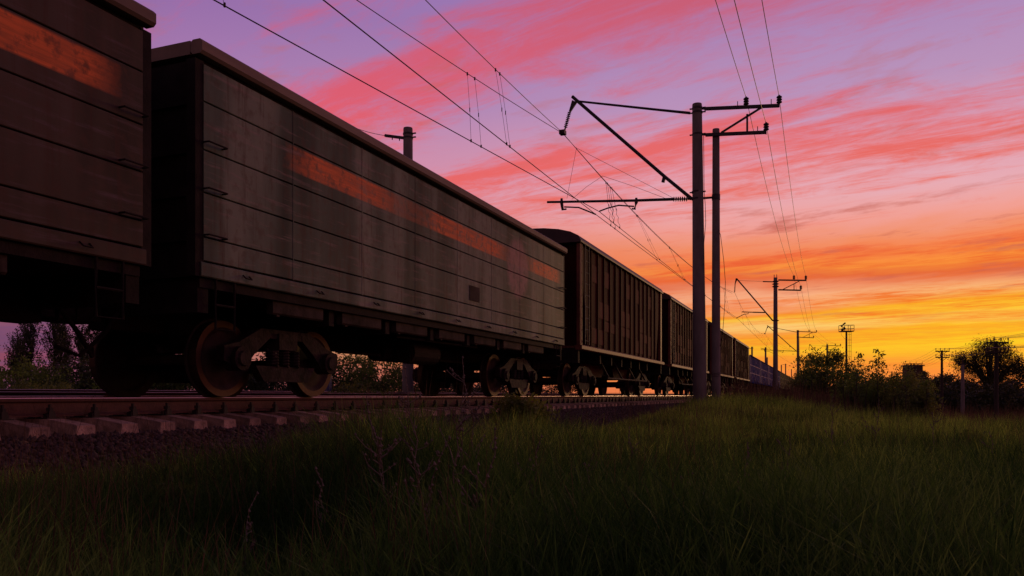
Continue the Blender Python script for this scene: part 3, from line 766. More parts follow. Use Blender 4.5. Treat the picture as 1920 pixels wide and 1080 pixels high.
for c in [q for q in bpy.data.objects if q.parent == m5 and not q.name.startswith(('post', 'feeder', 'insul'))]: bpy.data.objects.remove(c)

# masts on the far side
LGp = 'overhead line masts beyond the train'
def left_mast(u, vtop, z, lab, bracket=True, detail=True, h=None):
    p = at(u, HZ, z); tz = at(u, vtop, z).z
    m = empty('line_mast', (p.x, p.y, 0), lab, 'overhead line mast', LGp)
    q = MB(); q.tube([(0, 0, 0), (0, 0, tz - .05), (0, 0, tz)], [.21, .17, .16], 20 if detail else 10); q.build('post', M['concrete'], m)
    if bracket:
        b = MB(); b.beam((-.95, 0, tz - .16), (0, 0, tz - .38), .10, .09)
        for zc_ in (-.22, -.36): b.tube([(0, 0, tz + zc_ - .03), (0, 0, tz + zc_ + .03)], .185, 16); b.beam((0, 0, tz + zc_), (.32, 0, tz + zc_), .05, .04)
        for t_ in (.3, .6): b.tube([(-.95 + t_, 0, tz - .16 - .23 * t_), (-.95 + t_, 0, tz - .28 - .23 * t_)], .02, 5)
        b.build('bracket', M['steel'], m)
    return m, tz
lm, ltz = left_mast(765, 240, 28.6, 'mast top sticking up behind the roofline of the grey green wagon')
left_mast(1410, 650, 156, 'far mast behind the first blue wagon', detail=False)
left_mast(1435.5, 651, 158, 'far mast behind the second blue wagon, tallest of those behind the train', detail=False)
left_mast(1438.5, 670, 205, 'thin short far mast just right of the tallest one behind the blue wagons', bracket=False, detail=False)
left_mast(1465, 684, 250, 'short far mast hard against the right side of the second mast', bracket=False, detail=False)
left_mast(1473, 682, 245, 'thin far mast halfway between the second and third masts', detail=False)
left_mast(1484, 692, 290, 'very small far mast right of the halfway one', bracket=False, detail=False)
left_mast(1491, 698, 330, 'smallest far mast just left of the third mast', bracket=False, detail=False)

# ------------------------------------------------------------------ wires
WR = .0105
def par(a, b, sag, n=24):
    a, b = Vector(a), Vector(b)
    return [a.lerp(b, t / n) - Vector((0, 0, 4 * sag * (t / n) * (1 - t / n))) for t in range(n + 1)]
def at_y(pts, y):
    for a, b in zip(pts[:-1], pts[1:]):
        if (a.y - y) * (b.y - y) <= 0 and a.y != b.y: return a.lerp(b, (y - a.y) / (b.y - a.y))
def P3(X, s, Z): return Vector((-X, s, 1 + Z))
msg = on_y(1055, 249, S1); con1 = on_y(1117, 402, S1); con2 = on_y(1124, 397, S1)
msg2 = on_y(1377.5, 548.5, S2); conB = on_y(1379.7, 597, S2)
msg3 = Vector((mast3.location.x + (msg.x - BX1), mast3.location.y, msg.z)); con3 = Vector((mast3.location.x + (con2.x - BX1), mast3.location.y, con2.z))
def extend(p_mast, p_seen, s_end):
    t = (s_end - p_mast.y) / (p_seen.y - p_mast.y); q = p_mast.lerp(p_seen, t); q.z = p_mast.z; return q
def span_wire(name, spans, r, lab, cat, grp):
    mb = MB()
    allp = []
    for pts in spans: allp += pts if not allp else pts[1:]
    mb.tube(allp, r, 5)
    o = mb.build(name, M['wire']); tag(o, lab, cat, grp); return o, allp
def dropper(parent, top, bot, twist=False):
    d = MB(); mid = top.lerp(bot, .55) + Vector((0, .03, 0))
    if twist:
        pts = [top.lerp(bot, t / 16) + Vector((.03 * math.sin(t * 2.2) * (t > 7), .03 * math.cos(t * 2.0) * (t > 7), 0)) for t in range(17)]
        d.tube(pts, .008, 4)
    else: d.tube([top, mid, bot], .0045, 4)
    d.tube([top - Vector((0, 0, .05)), top + Vector((0, 0, .03))], .022, 6); d.tube([bot - Vector((0, 0, .02)), bot + Vector((0, 0, .05))], .02, 6)
    d.tube([mid + Vector((0, 0, .05)), mid - Vector((0, 0, .05))], .013, 5)
    d.build('dropper', M['wire'], parent)
GW = 'overhead wires above the train'
sk = .0015
def up_span(pm_, X0, s0, Zs):                    # from mast 1 towards and over the viewer
    e = extend(pm_, P3(X0, s0, Zs), -23.0); return par(pm_, e, Zs and sk * 49.45 ** 2 / 4 if Zs > 7 else .02, 60)
cA = up_span(con1, 7.33, 10.6, 6.3); cB = up_span(con2, 9.05, 10.0, 6.3)
mA = up_span(msg, 8.02, 15.2, 8.6); mB_ = up_span(msg + Vector((0, 0, -.02)), 9.35, 14.8, 8.6)
cA2 = par(con1, conB + Vector((.12, 0, 0)), .05, 30); cB2 = par(con2, conB + Vector((-.10, 0, .05)), .05, 30)
mA2 = par(msg, msg2, .9, 30); mB2 = par(msg, msg2 + Vector((-.2, 0, -.05)), .75, 30)
mA3 = par(msg2, msg3, 1.0, 30); cA3 = par(conB + Vector((.12, 0, 0)), con3, .05, 20)
msg4 = msg3 + Vector((1.2, 55, 0)); con4 = con3 + Vector((1.2, 55, 0))
wA, pA = span_wire('messenger_wire', [mA[::-1], mA2, mA3, par(msg3, msg4, 1.0, 20)], WR, 'upper messenger wire leaving the frame highest, meeting the cantilever insulator', 'overhead wire', GW)
wB, pB = span_wire('messenger_wire', [mB_[::-1], mB2], WR, 'upper messenger wire second from the right at the top edge', 'overhead wire', GW)
wC, pC = span_wire('contact_wire', [cA[::-1], cA2, cA3, par(con3, con4, .05, 12)], WR * 1.15, 'lower contact wire third from the right at the top edge, on the left steady arm', 'overhead wire', GW)
wD, pD = span_wire('contact_wire', [cB[::-1], cB2], WR * 1.15, 'lowest contact wire running just above the wagon roofline with small clamps', 'overhead wire', GW)
def at_u(pts, u):                                # the point of a wire seen at image column u
    f = lambda p: 960 + FPX * (p - CAM).dot(RT) / (p - CAM).dot(FW) - u
    for a, b in zip(pts[:-1], pts[1:]):
        if (a - CAM).dot(FW) > 1 and (b - CAM).dot(FW) > 1 and f(a) * f(b) <= 0: return a.lerp(b, f(a) / (f(a) - f(b)))
for ua, ub in ((929, 950), (937, 956)): dropper(wA, at_u(pA, ua), at_u(pC, ub))
for ua, ub in ((876, 883), (890, 902)): dropper(wB, at_u(pB, ua), at_u(pD, ub))
for s in (9.6, 10.2, 4.0): dropper(wB, at_y(pB, s), at_y(pD, s))
for s in (9.2, 9.9): dropper(wA, at_y(pA, s), at_y(pC, s))
for ua, ub in ((1136, 1145), (1144, 1153)): dropper(wA, at_u(pA, ua), at_u(pC, ub), True)
for ua, ub in ((1139, 1150), (1147, 1162)): dropper(wB, at_u(pB, ua), at_u(pD, ub), True)
for s in (36.5, 43.5, 51, 58, 63): dropper(wA, at_y(pA, s), at_y(pC, s)); dropper(wB, at_y(pB, s + .4), at_y(pD, s + .4))
for s in (74, 82, 90, 98, 106, 114, 130, 142, 155): dropper(wA, at_y(pA, s), at_y(pC, s))
# feeders
G3 = 'three feeder wires on the field side of the masts'
wi = [(on_y(1399, 183, S1), INS2[0]), (on_y(1436.5, 232, S1), INS2[2]), (on_y(1461, 182, S1), INS2[1])]
m3o = mast3.location; m4o = m4.location
labs = ['leftmost of the three feeder wires at the upper right', 'middle of the three feeder wires, on the lower bracket insulator', 'rightmost of the three feeder wires, on the bracket tip insulator']
for (p, i2), lab in zip(wi, labs):
    back = Vector((p.x, -23, p.z)); q2 = Vector((BX2 + i2.x, S2, i2.z + .3))
    q3 = Vector((m3o.x + p.x - BX1, m3o.y, p.z)); q4 = Vector((m4o.x + i2.x, m4o.y, i2.z + .3))
    span_wire('feeder_wire', [par(back, p, .92, 50), par(p, q2, .8, 30), par(q2, q3, .9, 24), par(q3, q4, .6, 16)], WR * .9, lab, 'overhead wire', G3)
# wire from the mast behind the train
lp = lm.location + Vector((-.95, 0, ltz - .16))
bk = at(612, 210, 25)
span_wire('feeder_wire', [par(lp, lp + (bk - lp) * 1.25, .15, 20)], WR, 'single wire from the mast behind the grey green wagon towards the left', 'overhead wire', 'wires beyond the train')

# ------------------------------------------------------------------ lamp tower, poles, building on the right
zt = 150
def T_(u, v): p = at(u, v, zt) - at(1587, HZ, zt); return Vector((p.dot(RT), 0, p.z + 1))
lt = at(1587, HZ, zt)
tw = empty('floodlight_tower', (lt.x, lt.y, 0), 'tall thin lamp tower with railed platform and a ladder above the bushes', 'floodlight tower', rz=PSI)
q = MB(); q.tube([(0, 0, -1.5), (0, 0, T_(0, 621).z)], [.26, .17], 14); q.build('pole', M['steel'], tw)
q = MB(); x0, x1 = T_(1576, 0).x, T_(1598, 0).x; z0, z1 = T_(0, 621.5).z, T_(0, 610).z
q.box(x0, x1, -.8, .8, z0 - .08, z0 + .1)
for x in (x0, x1, (x0 + x1) / 2):
    for yy in (-.8, .8): q.beam((x, yy, z0), (x, yy, z1), .07, .07)
for zc_ in (z1, (z0 + z1) / 2 - .1):
    for yy in (-.8, .8): q.tube([(x0, yy, zc_), (x1, yy, zc_)], .04, 6)
    for x in (x0, x1): q.tube([(x, -.8, zc_), (x, .8, zc_)], .04, 6)
q.build('platform', M['steel'], tw)
for (a_, b_, r_) in (((1580, 609), (1585, 605.5), .14), ((1577.5, 613), (1579, 610), .18), ((1582, 613), (1584, 618), .22), ((1579, 616), (1579.5, 621), .22)):
    q = MB(); A, B = T_(*a_), T_(*b_); q.tube([A, A.lerp(B, .5), B], [r_ * .6, r_, r_ * 1.1], 10); q.build('lamp', M['steel'], tw)
q = MB()
for x in (1591.3, 1595): q.tube([(T_(x, 0).x, -.2, -1.5), (T_(x, 0).x, -.2, z0)], .035, 6)
for v in np.arange(627, 745, 10.5): q.tube([(T_(1589, 0).x, -.2, T_(0, v).z), (T_(1595.6, 0).x, -.2, T_(0, v).z)], .03, 5)
q.build('ladder', M['steel'], tw)
q = MB(); q.tube([T_(1577, 622), T_(1577.5, 628), T_(1581, 632), T_(1585, 636)], .02, 4); q.build('cable', M['wire'], tw)

UP = 'wooden telegraph poles crossing the meadow'
def tele(u, vtop, z, lab, armw=1.1, gap=.5, double=False, br=True):
    p = at(u, HZ, z); tz = at(u, vtop, z).z; g = float(gh(p.x, p.y)) - .2
    t = empty('telegraph_pole', (p.x, p.y, 0), lab, 'telegraph pole', UP, rz=PSI - R(4))
    q = MB()
    if double:
        for x in (-.16, .16): q.tube([(x, 0, g), (x, 0, tz)], [.11, .08], 12)
    else: q.tube([(0, 0, g), (0, 0, tz)], [.12, .085], 12)
    q.build('post', M['wood'], t)
    pts = []
    for k in (0, 1):
        q = MB(); zc_ = tz - .08 - gap * k; q.beam((-armw / 2, -.12, zc_), (armw / 2, -.12, zc_), .08, .09)
        if br:
            for s in (-1, 1): q.beam((s * armw * .3, -.11, zc_ - .04), (0, -.11, zc_ - .28), .03, .04)
        a_ = q.build('crossarm', M['wood'], t)
        for x in (-.48, -.16, .16, .48):
            i = MB(); ins_stack(i, (x * armw, -.12, zc_ + .13), .11, .04, 2); i.build('insulator', M['insul'], a_)
            pts.append(Vector((x * armw, -.12, zc_ + .25)))
    mw = Matrix.Translation((p.x, p.y, 0)) @ Matrix.Rotation(PSI - R(4), 4, 'Z')
    return t, [mw @ v for v in pts]
tA, wpA = tele(1868, 640, 41, 'nearest telegraph pole with two crossarms in front of the round willow')
tB, wpB = tele(1766, 657, 65, 'middle telegraph pole with two crossarms on open sky left of the willow')
tC, wpC = tele(1711, 681, 89, 'double telegraph pole with wide crossarms in front of the brick tower', armw=2.1, gap=.55, double=True)
tD, wpD = tele(1681, 700, 113, 'smallest telegraph pole left of the brick tower, low over the bushes')
for pts1, pts2, nm in ((wpA, wpB, 'between nearest and middle poles'), (wpB, wpC, 'between middle and double poles')):
    for k in range(8):
        tier = 'upper' if k < 4 else 'lower'
        span_wire('telegraph_wire', [par(pts1[k], pts2[k], .25, 10)], .007, '%s of the four %s telegraph wires %s' % (['leftmost', 'second', 'third', 'rightmost'][k % 4], tier, nm), 'telegraph wire', 'telegraph wires over the meadow')
dirn = (wpA[0] - wpB[0])
for k in range(8):
    tier = 'upper' if k < 4 else 'lower'
    span_wire('telegraph_wire', [par(wpA[k], wpA[k] + dirn * 1.0 + Vector((0, 0, .3)), .25, 12)], .007, '%s of the four %s telegraph wires leaving the right edge' % (['leftmost', 'second', 'third', 'rightmost'][k % 4], tier), 'telegraph wire', 'telegraph wires over the meadow')
cp = at(1805, HZ, 60); q = empty('concrete_post', (cp.x, cp.y, 0), 'grey concrete post between the middle and nearest telegraph poles', 'post', rz=PSI)
b = MB(); zz_ = at(0, 684, 60).z; b.tube([(0, 0, -1.3), (0, 0, zz_)], [.15, .11], 12); b.build('post', M['concrete'], q)
b = MB(); b.beam((-.35, 0, zz_ + .05), (.35, 0, zz_ + .05), .08, .08); b.tube([(0, 0, zz_), (0, 0, zz_ + .5)], .04, 6)
for x in (-.15, .15): ins_stack(b, (x, 0, zz_ + .55), .13, .05, 2)
b.beam((-.2, 0, zz_ + .45), (.2, 0, zz_ + .45), .05, .05); b.build('crossarm', M['steel'], q)
# brick tower with flat overhanging roof
bt = at(1711, HZ, 130); bw = 28 / FPX * 130 / 2; q = empty('brick_tower', (bt.x, bt.y, 0), 'square brick tower with flat overhanging roof behind the double pole', 'tower', rz=PSI - R(12))
b = MB(); ht = at(0, 684.5, 130).z; b.box(-bw, bw, -bw, bw, -2, ht - .18)
b.build('wall', M['brick'], q)
b = MB(); b.box(-bw - .25, bw + .25, -bw - .25, bw + .25, ht - .18, ht, ch=.03); b.build('roof', M['steel'], q)
b = MB(); b.box(-.35, .35, -bw - .03, -bw + .02, 2.6, 3.5); b.build('window', M['steel'], q)
b = MB(); b.box(-bw - .04, bw + .04, -bw - .04, bw + .04, 4.2, 4.32); b.build('cornice', M['brick'], q)

# ------------------------------------------------------------------ vegetation
def leaf_cards(P, size, droop=0.0, asp=.5):      # diamond shaped leaves at points P
    n = len(P); s = size * RNG.uniform(.6, 1.25, n)
    d = RNG.normal(size=(n, 3)); d[:, 2] -= droop; d /= np.linalg.norm(d, axis=1)[:, None]
    e = np.cross(d, RNG.normal(size=(n, 3))); e /= np.linalg.norm(e, axis=1)[:, None] + 1e-9
    a = P; b = P + d * (s * .5)[:, None] + e * (s * asp * .5)[:, None]; c = P + d * s[:, None]; f = P + d * (s * .5)[:, None] - e * (s * asp * .5)[:, None]
    V = np.stack([a, b, c, f], 1).reshape(-1, 3); F = np.arange(4 * n).reshape(-1, 4)
    return V, F
def woody(name, base, spec, leaf, nleaf, lm, label, cat, group=None, trunk=None, spread=.35, droop=0.0, asp=.5, seed=1, twigs=True, trunk_h=None):
    """spec: list of lobes (dx,dy,z,rx,rz,weight) in metres from the base; the crown is built of limbs that end in leaf clusters"""
    rs = np.random.RandomState(seed)
    r = empty(name, tuple(base), label, cat, group)
    w = np.array([l[5] for l in spec], float); w /= w.sum()
    nc = max(12, int(nleaf / 55))
    cents = []
    for _ in range(nc):
        l = spec[rs.choice(len(spec), p=w)]
        v = rs.normal(size=3); v /= np.linalg.norm(v); rad = rs.uniform(.25, 1.0) ** .5
        cents.append((l[0] + v[0] * l[3] * rad, l[1] + v[1] * l[3] * rad, max(.1, l[2] + v[2] * l[4] * rad)))
    cents = np.array(cents)
    tb = MB(); H = max(c[2] for c in cents)
    th = trunk_h if trunk_h is not None else H * .35
    tr = trunk or H * .02
    pts = [Vector((0, 0, -.3)), Vector((rs.normal() * .02 * H, rs.normal() * .02 * H, th * .5)), Vector((rs.normal() * .03 * H, rs.normal() * .03 * H, th))]
    tb.tube(pts, [tr * 1.25, tr, tr * .8], 7)
    sel = cents[rs.permutation(len(cents))[:70]]
    for c in sel:
        st_ = pts[1].lerp(pts[2], rs.rand()) if rs.rand() < .6 else pts[2]
        c = Vector(c); mid = st_.lerp(c, .5) + Vector((rs.normal() * .04 * H, rs.normal() * .04 * H, .06 * H - droop * .0))
        tb.tube([st_, mid, c], [tr * .35, tr * .2, tr * .06], 4, cap=False)
    tb.build('trunk' if cat == 'tree' else 'stem', M['bark'], r)
    k = rs.choice(len(cents), nleaf)
    off = rs.normal(size=(nleaf, 3)) * spread * np.array([1, 1, .8]); sc = rs.uniform(.5, 1.3, len(cents))
    P = cents[k] + off * sc[k][:, None]
    if droop: P[:, 2] -= np.abs(rs.normal(size=nleaf)) * spread * droop * 1.5
    P[:, 2] = np.maximum(P[:, 2], .03)
    V, F = leaf_cards(P, leaf, droop, asp)
    quads_mesh('crown' if cat == 'tree' else 'foliage', V, F, lm, r)
    return r
def gpos(u, z, dz=0.0):
    p = at(u, HZ, z); return (p.x, p.y, float(gh(p.x, p.y)) + dz)

# small shrub at the ballast edge
p = at(975, HZ, 14.7)
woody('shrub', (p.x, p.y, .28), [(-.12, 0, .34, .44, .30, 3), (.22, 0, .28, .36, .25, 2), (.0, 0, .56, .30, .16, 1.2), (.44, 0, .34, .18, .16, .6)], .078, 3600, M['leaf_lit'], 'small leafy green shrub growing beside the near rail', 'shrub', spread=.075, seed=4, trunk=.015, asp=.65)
# bushes to the right of the track
BG = 'bushes right of the overhead masts'
woody('bush', gpos(1552, 44), [(0, 0, 1.5, 1.5, 1.2, 4), (-1.0, 0, 1.3, .8, 1.1, 1.5), (1.1, 0, 1.3, .9, 1.0, 1.5), (-.6, 0, 2.6, .45, .5, .5), (.3, 0, 2.7, .5, .35, .6)], .13, 13500, M['leaf'], 'large dark rounded bush around the foot of the fourth mast', 'bush', BG, spread=.22, seed=5)
woody('bush', gpos(1515, 50), [(0, 0, 1.2, .9, 1.0, 3), (-.3, 0, 2.3, .35, .8, .6)], .13, 4500, M['leaf'], 'ragged dark bush between the third mast and the large bush', 'bush', BG, spread=.2, seed=6)
woody('bush', gpos(1606, 29), [(0, 0, .9, .7, .8, 3), (.2, 0, .7, .7, .6, 2)], .10, 7000, M['leaf'], 'green bush below the lamp tower and its ladder', 'bush', BG, spread=.16, seed=7, asp=.4)
woody('bush', gpos(1656, 27), [(0, 0, .9, .6, .75, 3), (-.3, 0, .7, .5, .6, 1)], .10, 6000, M['leaf'], 'green bush at the foot of the tallest leafy shoot', 'bush', BG, spread=.16, seed=8, asp=.4)
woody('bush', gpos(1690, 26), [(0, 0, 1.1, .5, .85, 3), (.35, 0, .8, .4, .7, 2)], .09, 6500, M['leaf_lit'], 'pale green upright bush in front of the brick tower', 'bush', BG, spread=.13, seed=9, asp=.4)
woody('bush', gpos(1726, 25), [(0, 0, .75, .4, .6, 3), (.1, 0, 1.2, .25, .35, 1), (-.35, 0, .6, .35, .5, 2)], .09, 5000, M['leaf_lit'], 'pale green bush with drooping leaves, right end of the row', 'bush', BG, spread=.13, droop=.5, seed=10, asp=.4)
# tall leafy shoots
def sapling(u, vtop, z, lab, lean=0.0, seed=3, wid=.5, n=15):
    rs = np.random.RandomState(seed)
    g = gpos(u, z); ht = at(u, vtop, z).z - g[2]
    r = empty('sapling', g, lab, 'sapling', 'tall leafy shoots above the bushes')
    s = MB(); P = []
    stem = [Vector((lean * (t / 6) ** 2 + rs.normal() * .015, 0, ht * t / 6)) for t in range(7)]
    s.tube(stem, [.02 - .0025 * t for t in range(7)], 6)
    pts = []
    for k in range(n):
        t = .52 + .48 * k / n; i = min(5, int(t * 6)); b = stem[i].lerp(stem[i + 1], t * 6 - i)
        L = wid * (1.05 - t) * 1.6 + .07; az_ = rs.uniform(0, 6.28)
        e = b + Vector((math.cos(az_) * L, math.sin(az_) * L, L * .35)); s.tube([b, b.lerp(e, .6) + Vector((0, 0, .03)), e], .005, 4)
        for j in range(9): q = b.lerp(e, rs.uniform(.25, 1.05)); pts.append((q.x + rs.normal() * .03, q.y + rs.normal() * .03, q.z + rs.normal() * .03))
    for j in range(14): pts.append((stem[-1].x + rs.normal() * .04, rs.normal() * .04, ht - abs(rs.normal()) * .08))
    s.build('stem', M['bark'], r)
    V, F = leaf_cards(np.array(pts), .12, .9, .38); quads_mesh('foliage', V, F, M['leaf'], r)
sapling(1647, 654, 25, 'tallest slim leafy shoot alone on the orange sky', seed=3, wid=.38, n=15)
sapling(1604, 661, 25, 'leafy shoot directly right of the lamp tower ladder', seed=5, wid=.50, lean=.1)
sapling(1622, 676, 26, 'shorter leafy shoot leaning to the right of the lamp tower', seed=8, wid=.55, lean=.3)
sapling(1522, 664, 38, 'ragged shoot at the left top of the dark bush', seed=9, wid=.6, n=14)
sapling(1540, 668, 38, 'leafy shoot in the middle of the dark bush top', seed=12, wid=.5, n=14)
sapling(1507, 690, 34, 'low leafy shoot just right of the third mast', seed=14, wid=.5, n=14)
for u_, v_, z_, sd_, lab in ((1699, 704, 23, 41, 'pale leafy shoot in front of the left side of the brick tower'), (1676, 702, 24, 42, 'pale leafy shoot between the tallest shoot and the brick tower'), (1737, 714, 23, 43, 'pale leafy shoot at the right end of the bushes'), (1583, 700, 26, 44, 'leafy shoot at the foot of the lamp tower'), (1562, 676, 36, 45, 'leafy shoot right of the fourth mast on the dark bush')):
    sapling(u_, v_, z_, lab, seed=sd_, wid=.42, n=16)
# willow and the trees round it
woody('willow', gpos(1855, 80, 0), [(0.2, 0, 5.4, 2.6, 2.0, 6), (-1.8, 0, 5.6, 1.3, 1.1, 2), (1.9, 0, 5.3, 1.3, 1.3, 2.4), (.3, 0, 7.0, 1.9, .7, 2.4), (-2.7, 0, 5.9, .5, .6, .6), (2.9, 0, 4.6, .45, 1.1, .9), (0, 0, 2.2, 2.6, 1.8, 4)], .22, 23000, M['leaf_dark'], 'big round willow with drooping twigs against the yellow sky', 'tree', spread=.34, droop=1.0, asp=.28, seed=21, trunk=.3)
TG = 'dark trees along the right horizon'
for i, (u, vt, z, w, lab) in enumerate([(1806, 703, 78, 1.6, 'low dark tree at the left foot of the willow'), (1772, 698, 95, 2.6, 'dark tree behind the middle telegraph pole'), (1745, 700, 110, 2.6, 'dark round tree right of the brick tower'),
        (1728, 692, 140, 2.0, 'thin topped dark tree close behind the brick tower'), (1905, 708, 75, 2.2, 'dark tree on the right edge beside the willow'), (1925, 700, 90, 3.0, 'dark tree cut off by the right edge'),
        (1690, 705, 150, 3.6, 'dark tree just left of the brick tower'), (1655, 707, 170, 4.5, 'low dark tree behind the tallest leafy shoot'), (1620, 712, 190, 4.5, 'low dark tree behind the lamp tower ladder'), (1585, 716, 200, 4.0, 'low dark tree behind the foot of the lamp tower'),
        (1835, 722, 70, 3.2, 'broad dark thicket under the willow'), (1785, 724, 72, 2.6, 'dark thicket between the middle telegraph pole and the willow'), (1880, 722, 66, 2.8, 'dark thicket behind the nearest telegraph pole')]):
    g = gpos(u, z); H = at(u, vt, z).z - g[2]
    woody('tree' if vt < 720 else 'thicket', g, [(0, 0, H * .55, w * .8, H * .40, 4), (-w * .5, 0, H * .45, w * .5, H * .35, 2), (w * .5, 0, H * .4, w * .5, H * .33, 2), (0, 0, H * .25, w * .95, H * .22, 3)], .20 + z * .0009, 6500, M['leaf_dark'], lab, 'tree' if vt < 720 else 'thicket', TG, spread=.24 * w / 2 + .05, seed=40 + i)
# behind the train, left
BL = 'bushes on the far side of the tracks'
for i, (u, vt, z, w, lm_, lab) in enumerate([(-75, 650, 30, 1.5, 'leaf', 'green bush cut off by the left edge under the train'), (48, 672, 27, 1.5, 'leaf', 'rounded green bush under the train below the tall poplar'), (125, 668, 29, 1.6, 'leaf_dark', 'dark bush under the train right of the rounded green bush'),
        (200, 664, 30, 1.9, 'leaf_dark', 'dark bush behind the nearest visible wheels'), (262, 625, 26, 1.3, 'leaf', 'leafy tree top under the gap between the first two wagons'), (330, 632, 27, 1.4, 'leaf', 'leafy bush behind the first golden wheel top'),
        (430, 640, 30, 2.0, 'leaf_dark', 'dark bush between the two golden wheel tops'), (540, 640, 30, 2.0, 'leaf_dark', 'dark bush behind the second golden wheel top'), (645, 640, 31, 1.3, 'leaf', 'leafy bush with sky gaps right of the near bogie'), (715, 644, 33, 1.5, 'leaf', 'leafy bush under the middle of the grey green wagon'),
        (800, 652, 36, 2.2, 'leaf_dark', 'dark bush right of the middle of the grey green wagon'), (900, 668, 40, 2.6, 'leaf_dark', 'dark bush behind the far bogie of the grey green wagon'), (1000, 680, 44, 3.0, 'leaf_dark', 'dark bush behind the coupling of the grey green wagon')]):
    g = gpos(u, z); H = at(u, vt, z).z - g[2]
    woody('bush', g, [(0, 0, H * .5, w, H * .42, 4), (-w * .5, 0, H * .3, w * .7, H * .3, 2), (w * .5, 0, H * .3, w * .7, H * .3, 2)], .12, 7000, M[lm_], lab, 'bush', BL, spread=.22, seed=80 + i)
for i, (u, z, w, H, lab) in enumerate([(640, 21, .7, 1.0, 'low yellow green bush right of the near bogie, by the far rails'), (672, 21.5, .8, 1.2, 'taller yellow green bush left of the dark bush, by the far rails'), (40, 20, .9, .95, 'low pale weeds under the left end of the train'), (108, 21, .8, .9, 'low pale weeds under the train right of the first ones'), (705, 24, .7, .8, 'low green weeds under the middle of the grey green wagon')]):
    woody('bush', gpos(u, z), [(0, 0, H * .5, w, H * .5, 1)], .07, 3200, M['leaf_lit'], lab, 'bush', 'low weeds beyond the far rails', spread=.1, seed=120 + i)
def poplar(u, vtop, z, w, seed, lab):
    g = gpos(u, z); H = at(u, vtop, z).z - g[2]
    rs = np.random.RandomState(seed); r = empty('poplar', g, lab, 'tree', 'poplars far behind the train')
    t = MB(); t.tube([(0, 0, -.3), (0, 0, H * .5), (0, 0, H * .95)], [.2, .12, .03], 8); P = []
    for k in range(38):
        z0 = H * rs.uniform(.12, .75); a_ = rs.uniform(0, 6.28); L = w * rs.uniform(.5, 1.0) * (1.15 - .6 * z0 / H)
        e = Vector((math.cos(a_) * L, math.sin(a_) * L, min(H * .98, z0 + L * rs.uniform(1.6, 2.8)))); b = Vector((0, 0, z0))
        t.tube([b, b.lerp(e, .4) + Vector((math.cos(a_) * .15, math.sin(a_) * .15, -.1)), e], [.05, .03, .01], 4)
        for j in range(95): q = b.lerp(e, rs.uniform(.2, 1.05)); P.append((q.x + rs.normal() * .14, q.y + rs.normal() * .14, q.z + rs.normal() * .22))
    for j in range(160): P.append((rs.normal() * .14, rs.normal() * .14, H * rs.uniform(.6, 1)))
    t.build('trunk', M['bark'], r); V, F = leaf_cards(np.array(P), .20, -.2, .6); quads_mesh('crown', V, F, M['leaf_dark'], r)
poplar(57, 585, 80, 1.7, 1, 'pointed poplar, leftmost of those under the train, against the pink streak')
poplar(103, 578, 80, 1.9, 2, 'widest poplar, second from the left under the train')
poplar(122, 582, 82, 1.5, 3, 'narrow poplar hard against the right side of the widest one')
poplar(154, 597, 85, 1.3, 4, 'short poplar right of the widest ones under the train')
poplar(182, 580, 84, 2.2, 5, 'dark poplar cut by the wagon frame, rightmost')
poplar(33, 614, 85, 1.3, 6, 'small poplar at the left foot of the pointed one')
# small blue cabinet
p = gpos(611, 28.5); q = empty('trackside_cabinet', (p[0], p[1], p[2]), 'small blue trackside cabinet with pale lid beyond the rails', 'cabinet', rz=.3)
b = MB(); b.box(-.17, .17, -.15, .15, .25, 1.62); b.tube([(0, 0, -.1), (0, 0, .25)], .05, 8); b.build('casing', M['bluebox'], q)
b = MB(); b.box(-.20, .20, -.18, .18, 1.62, 1.68); b.build('lid', M['white'], q)

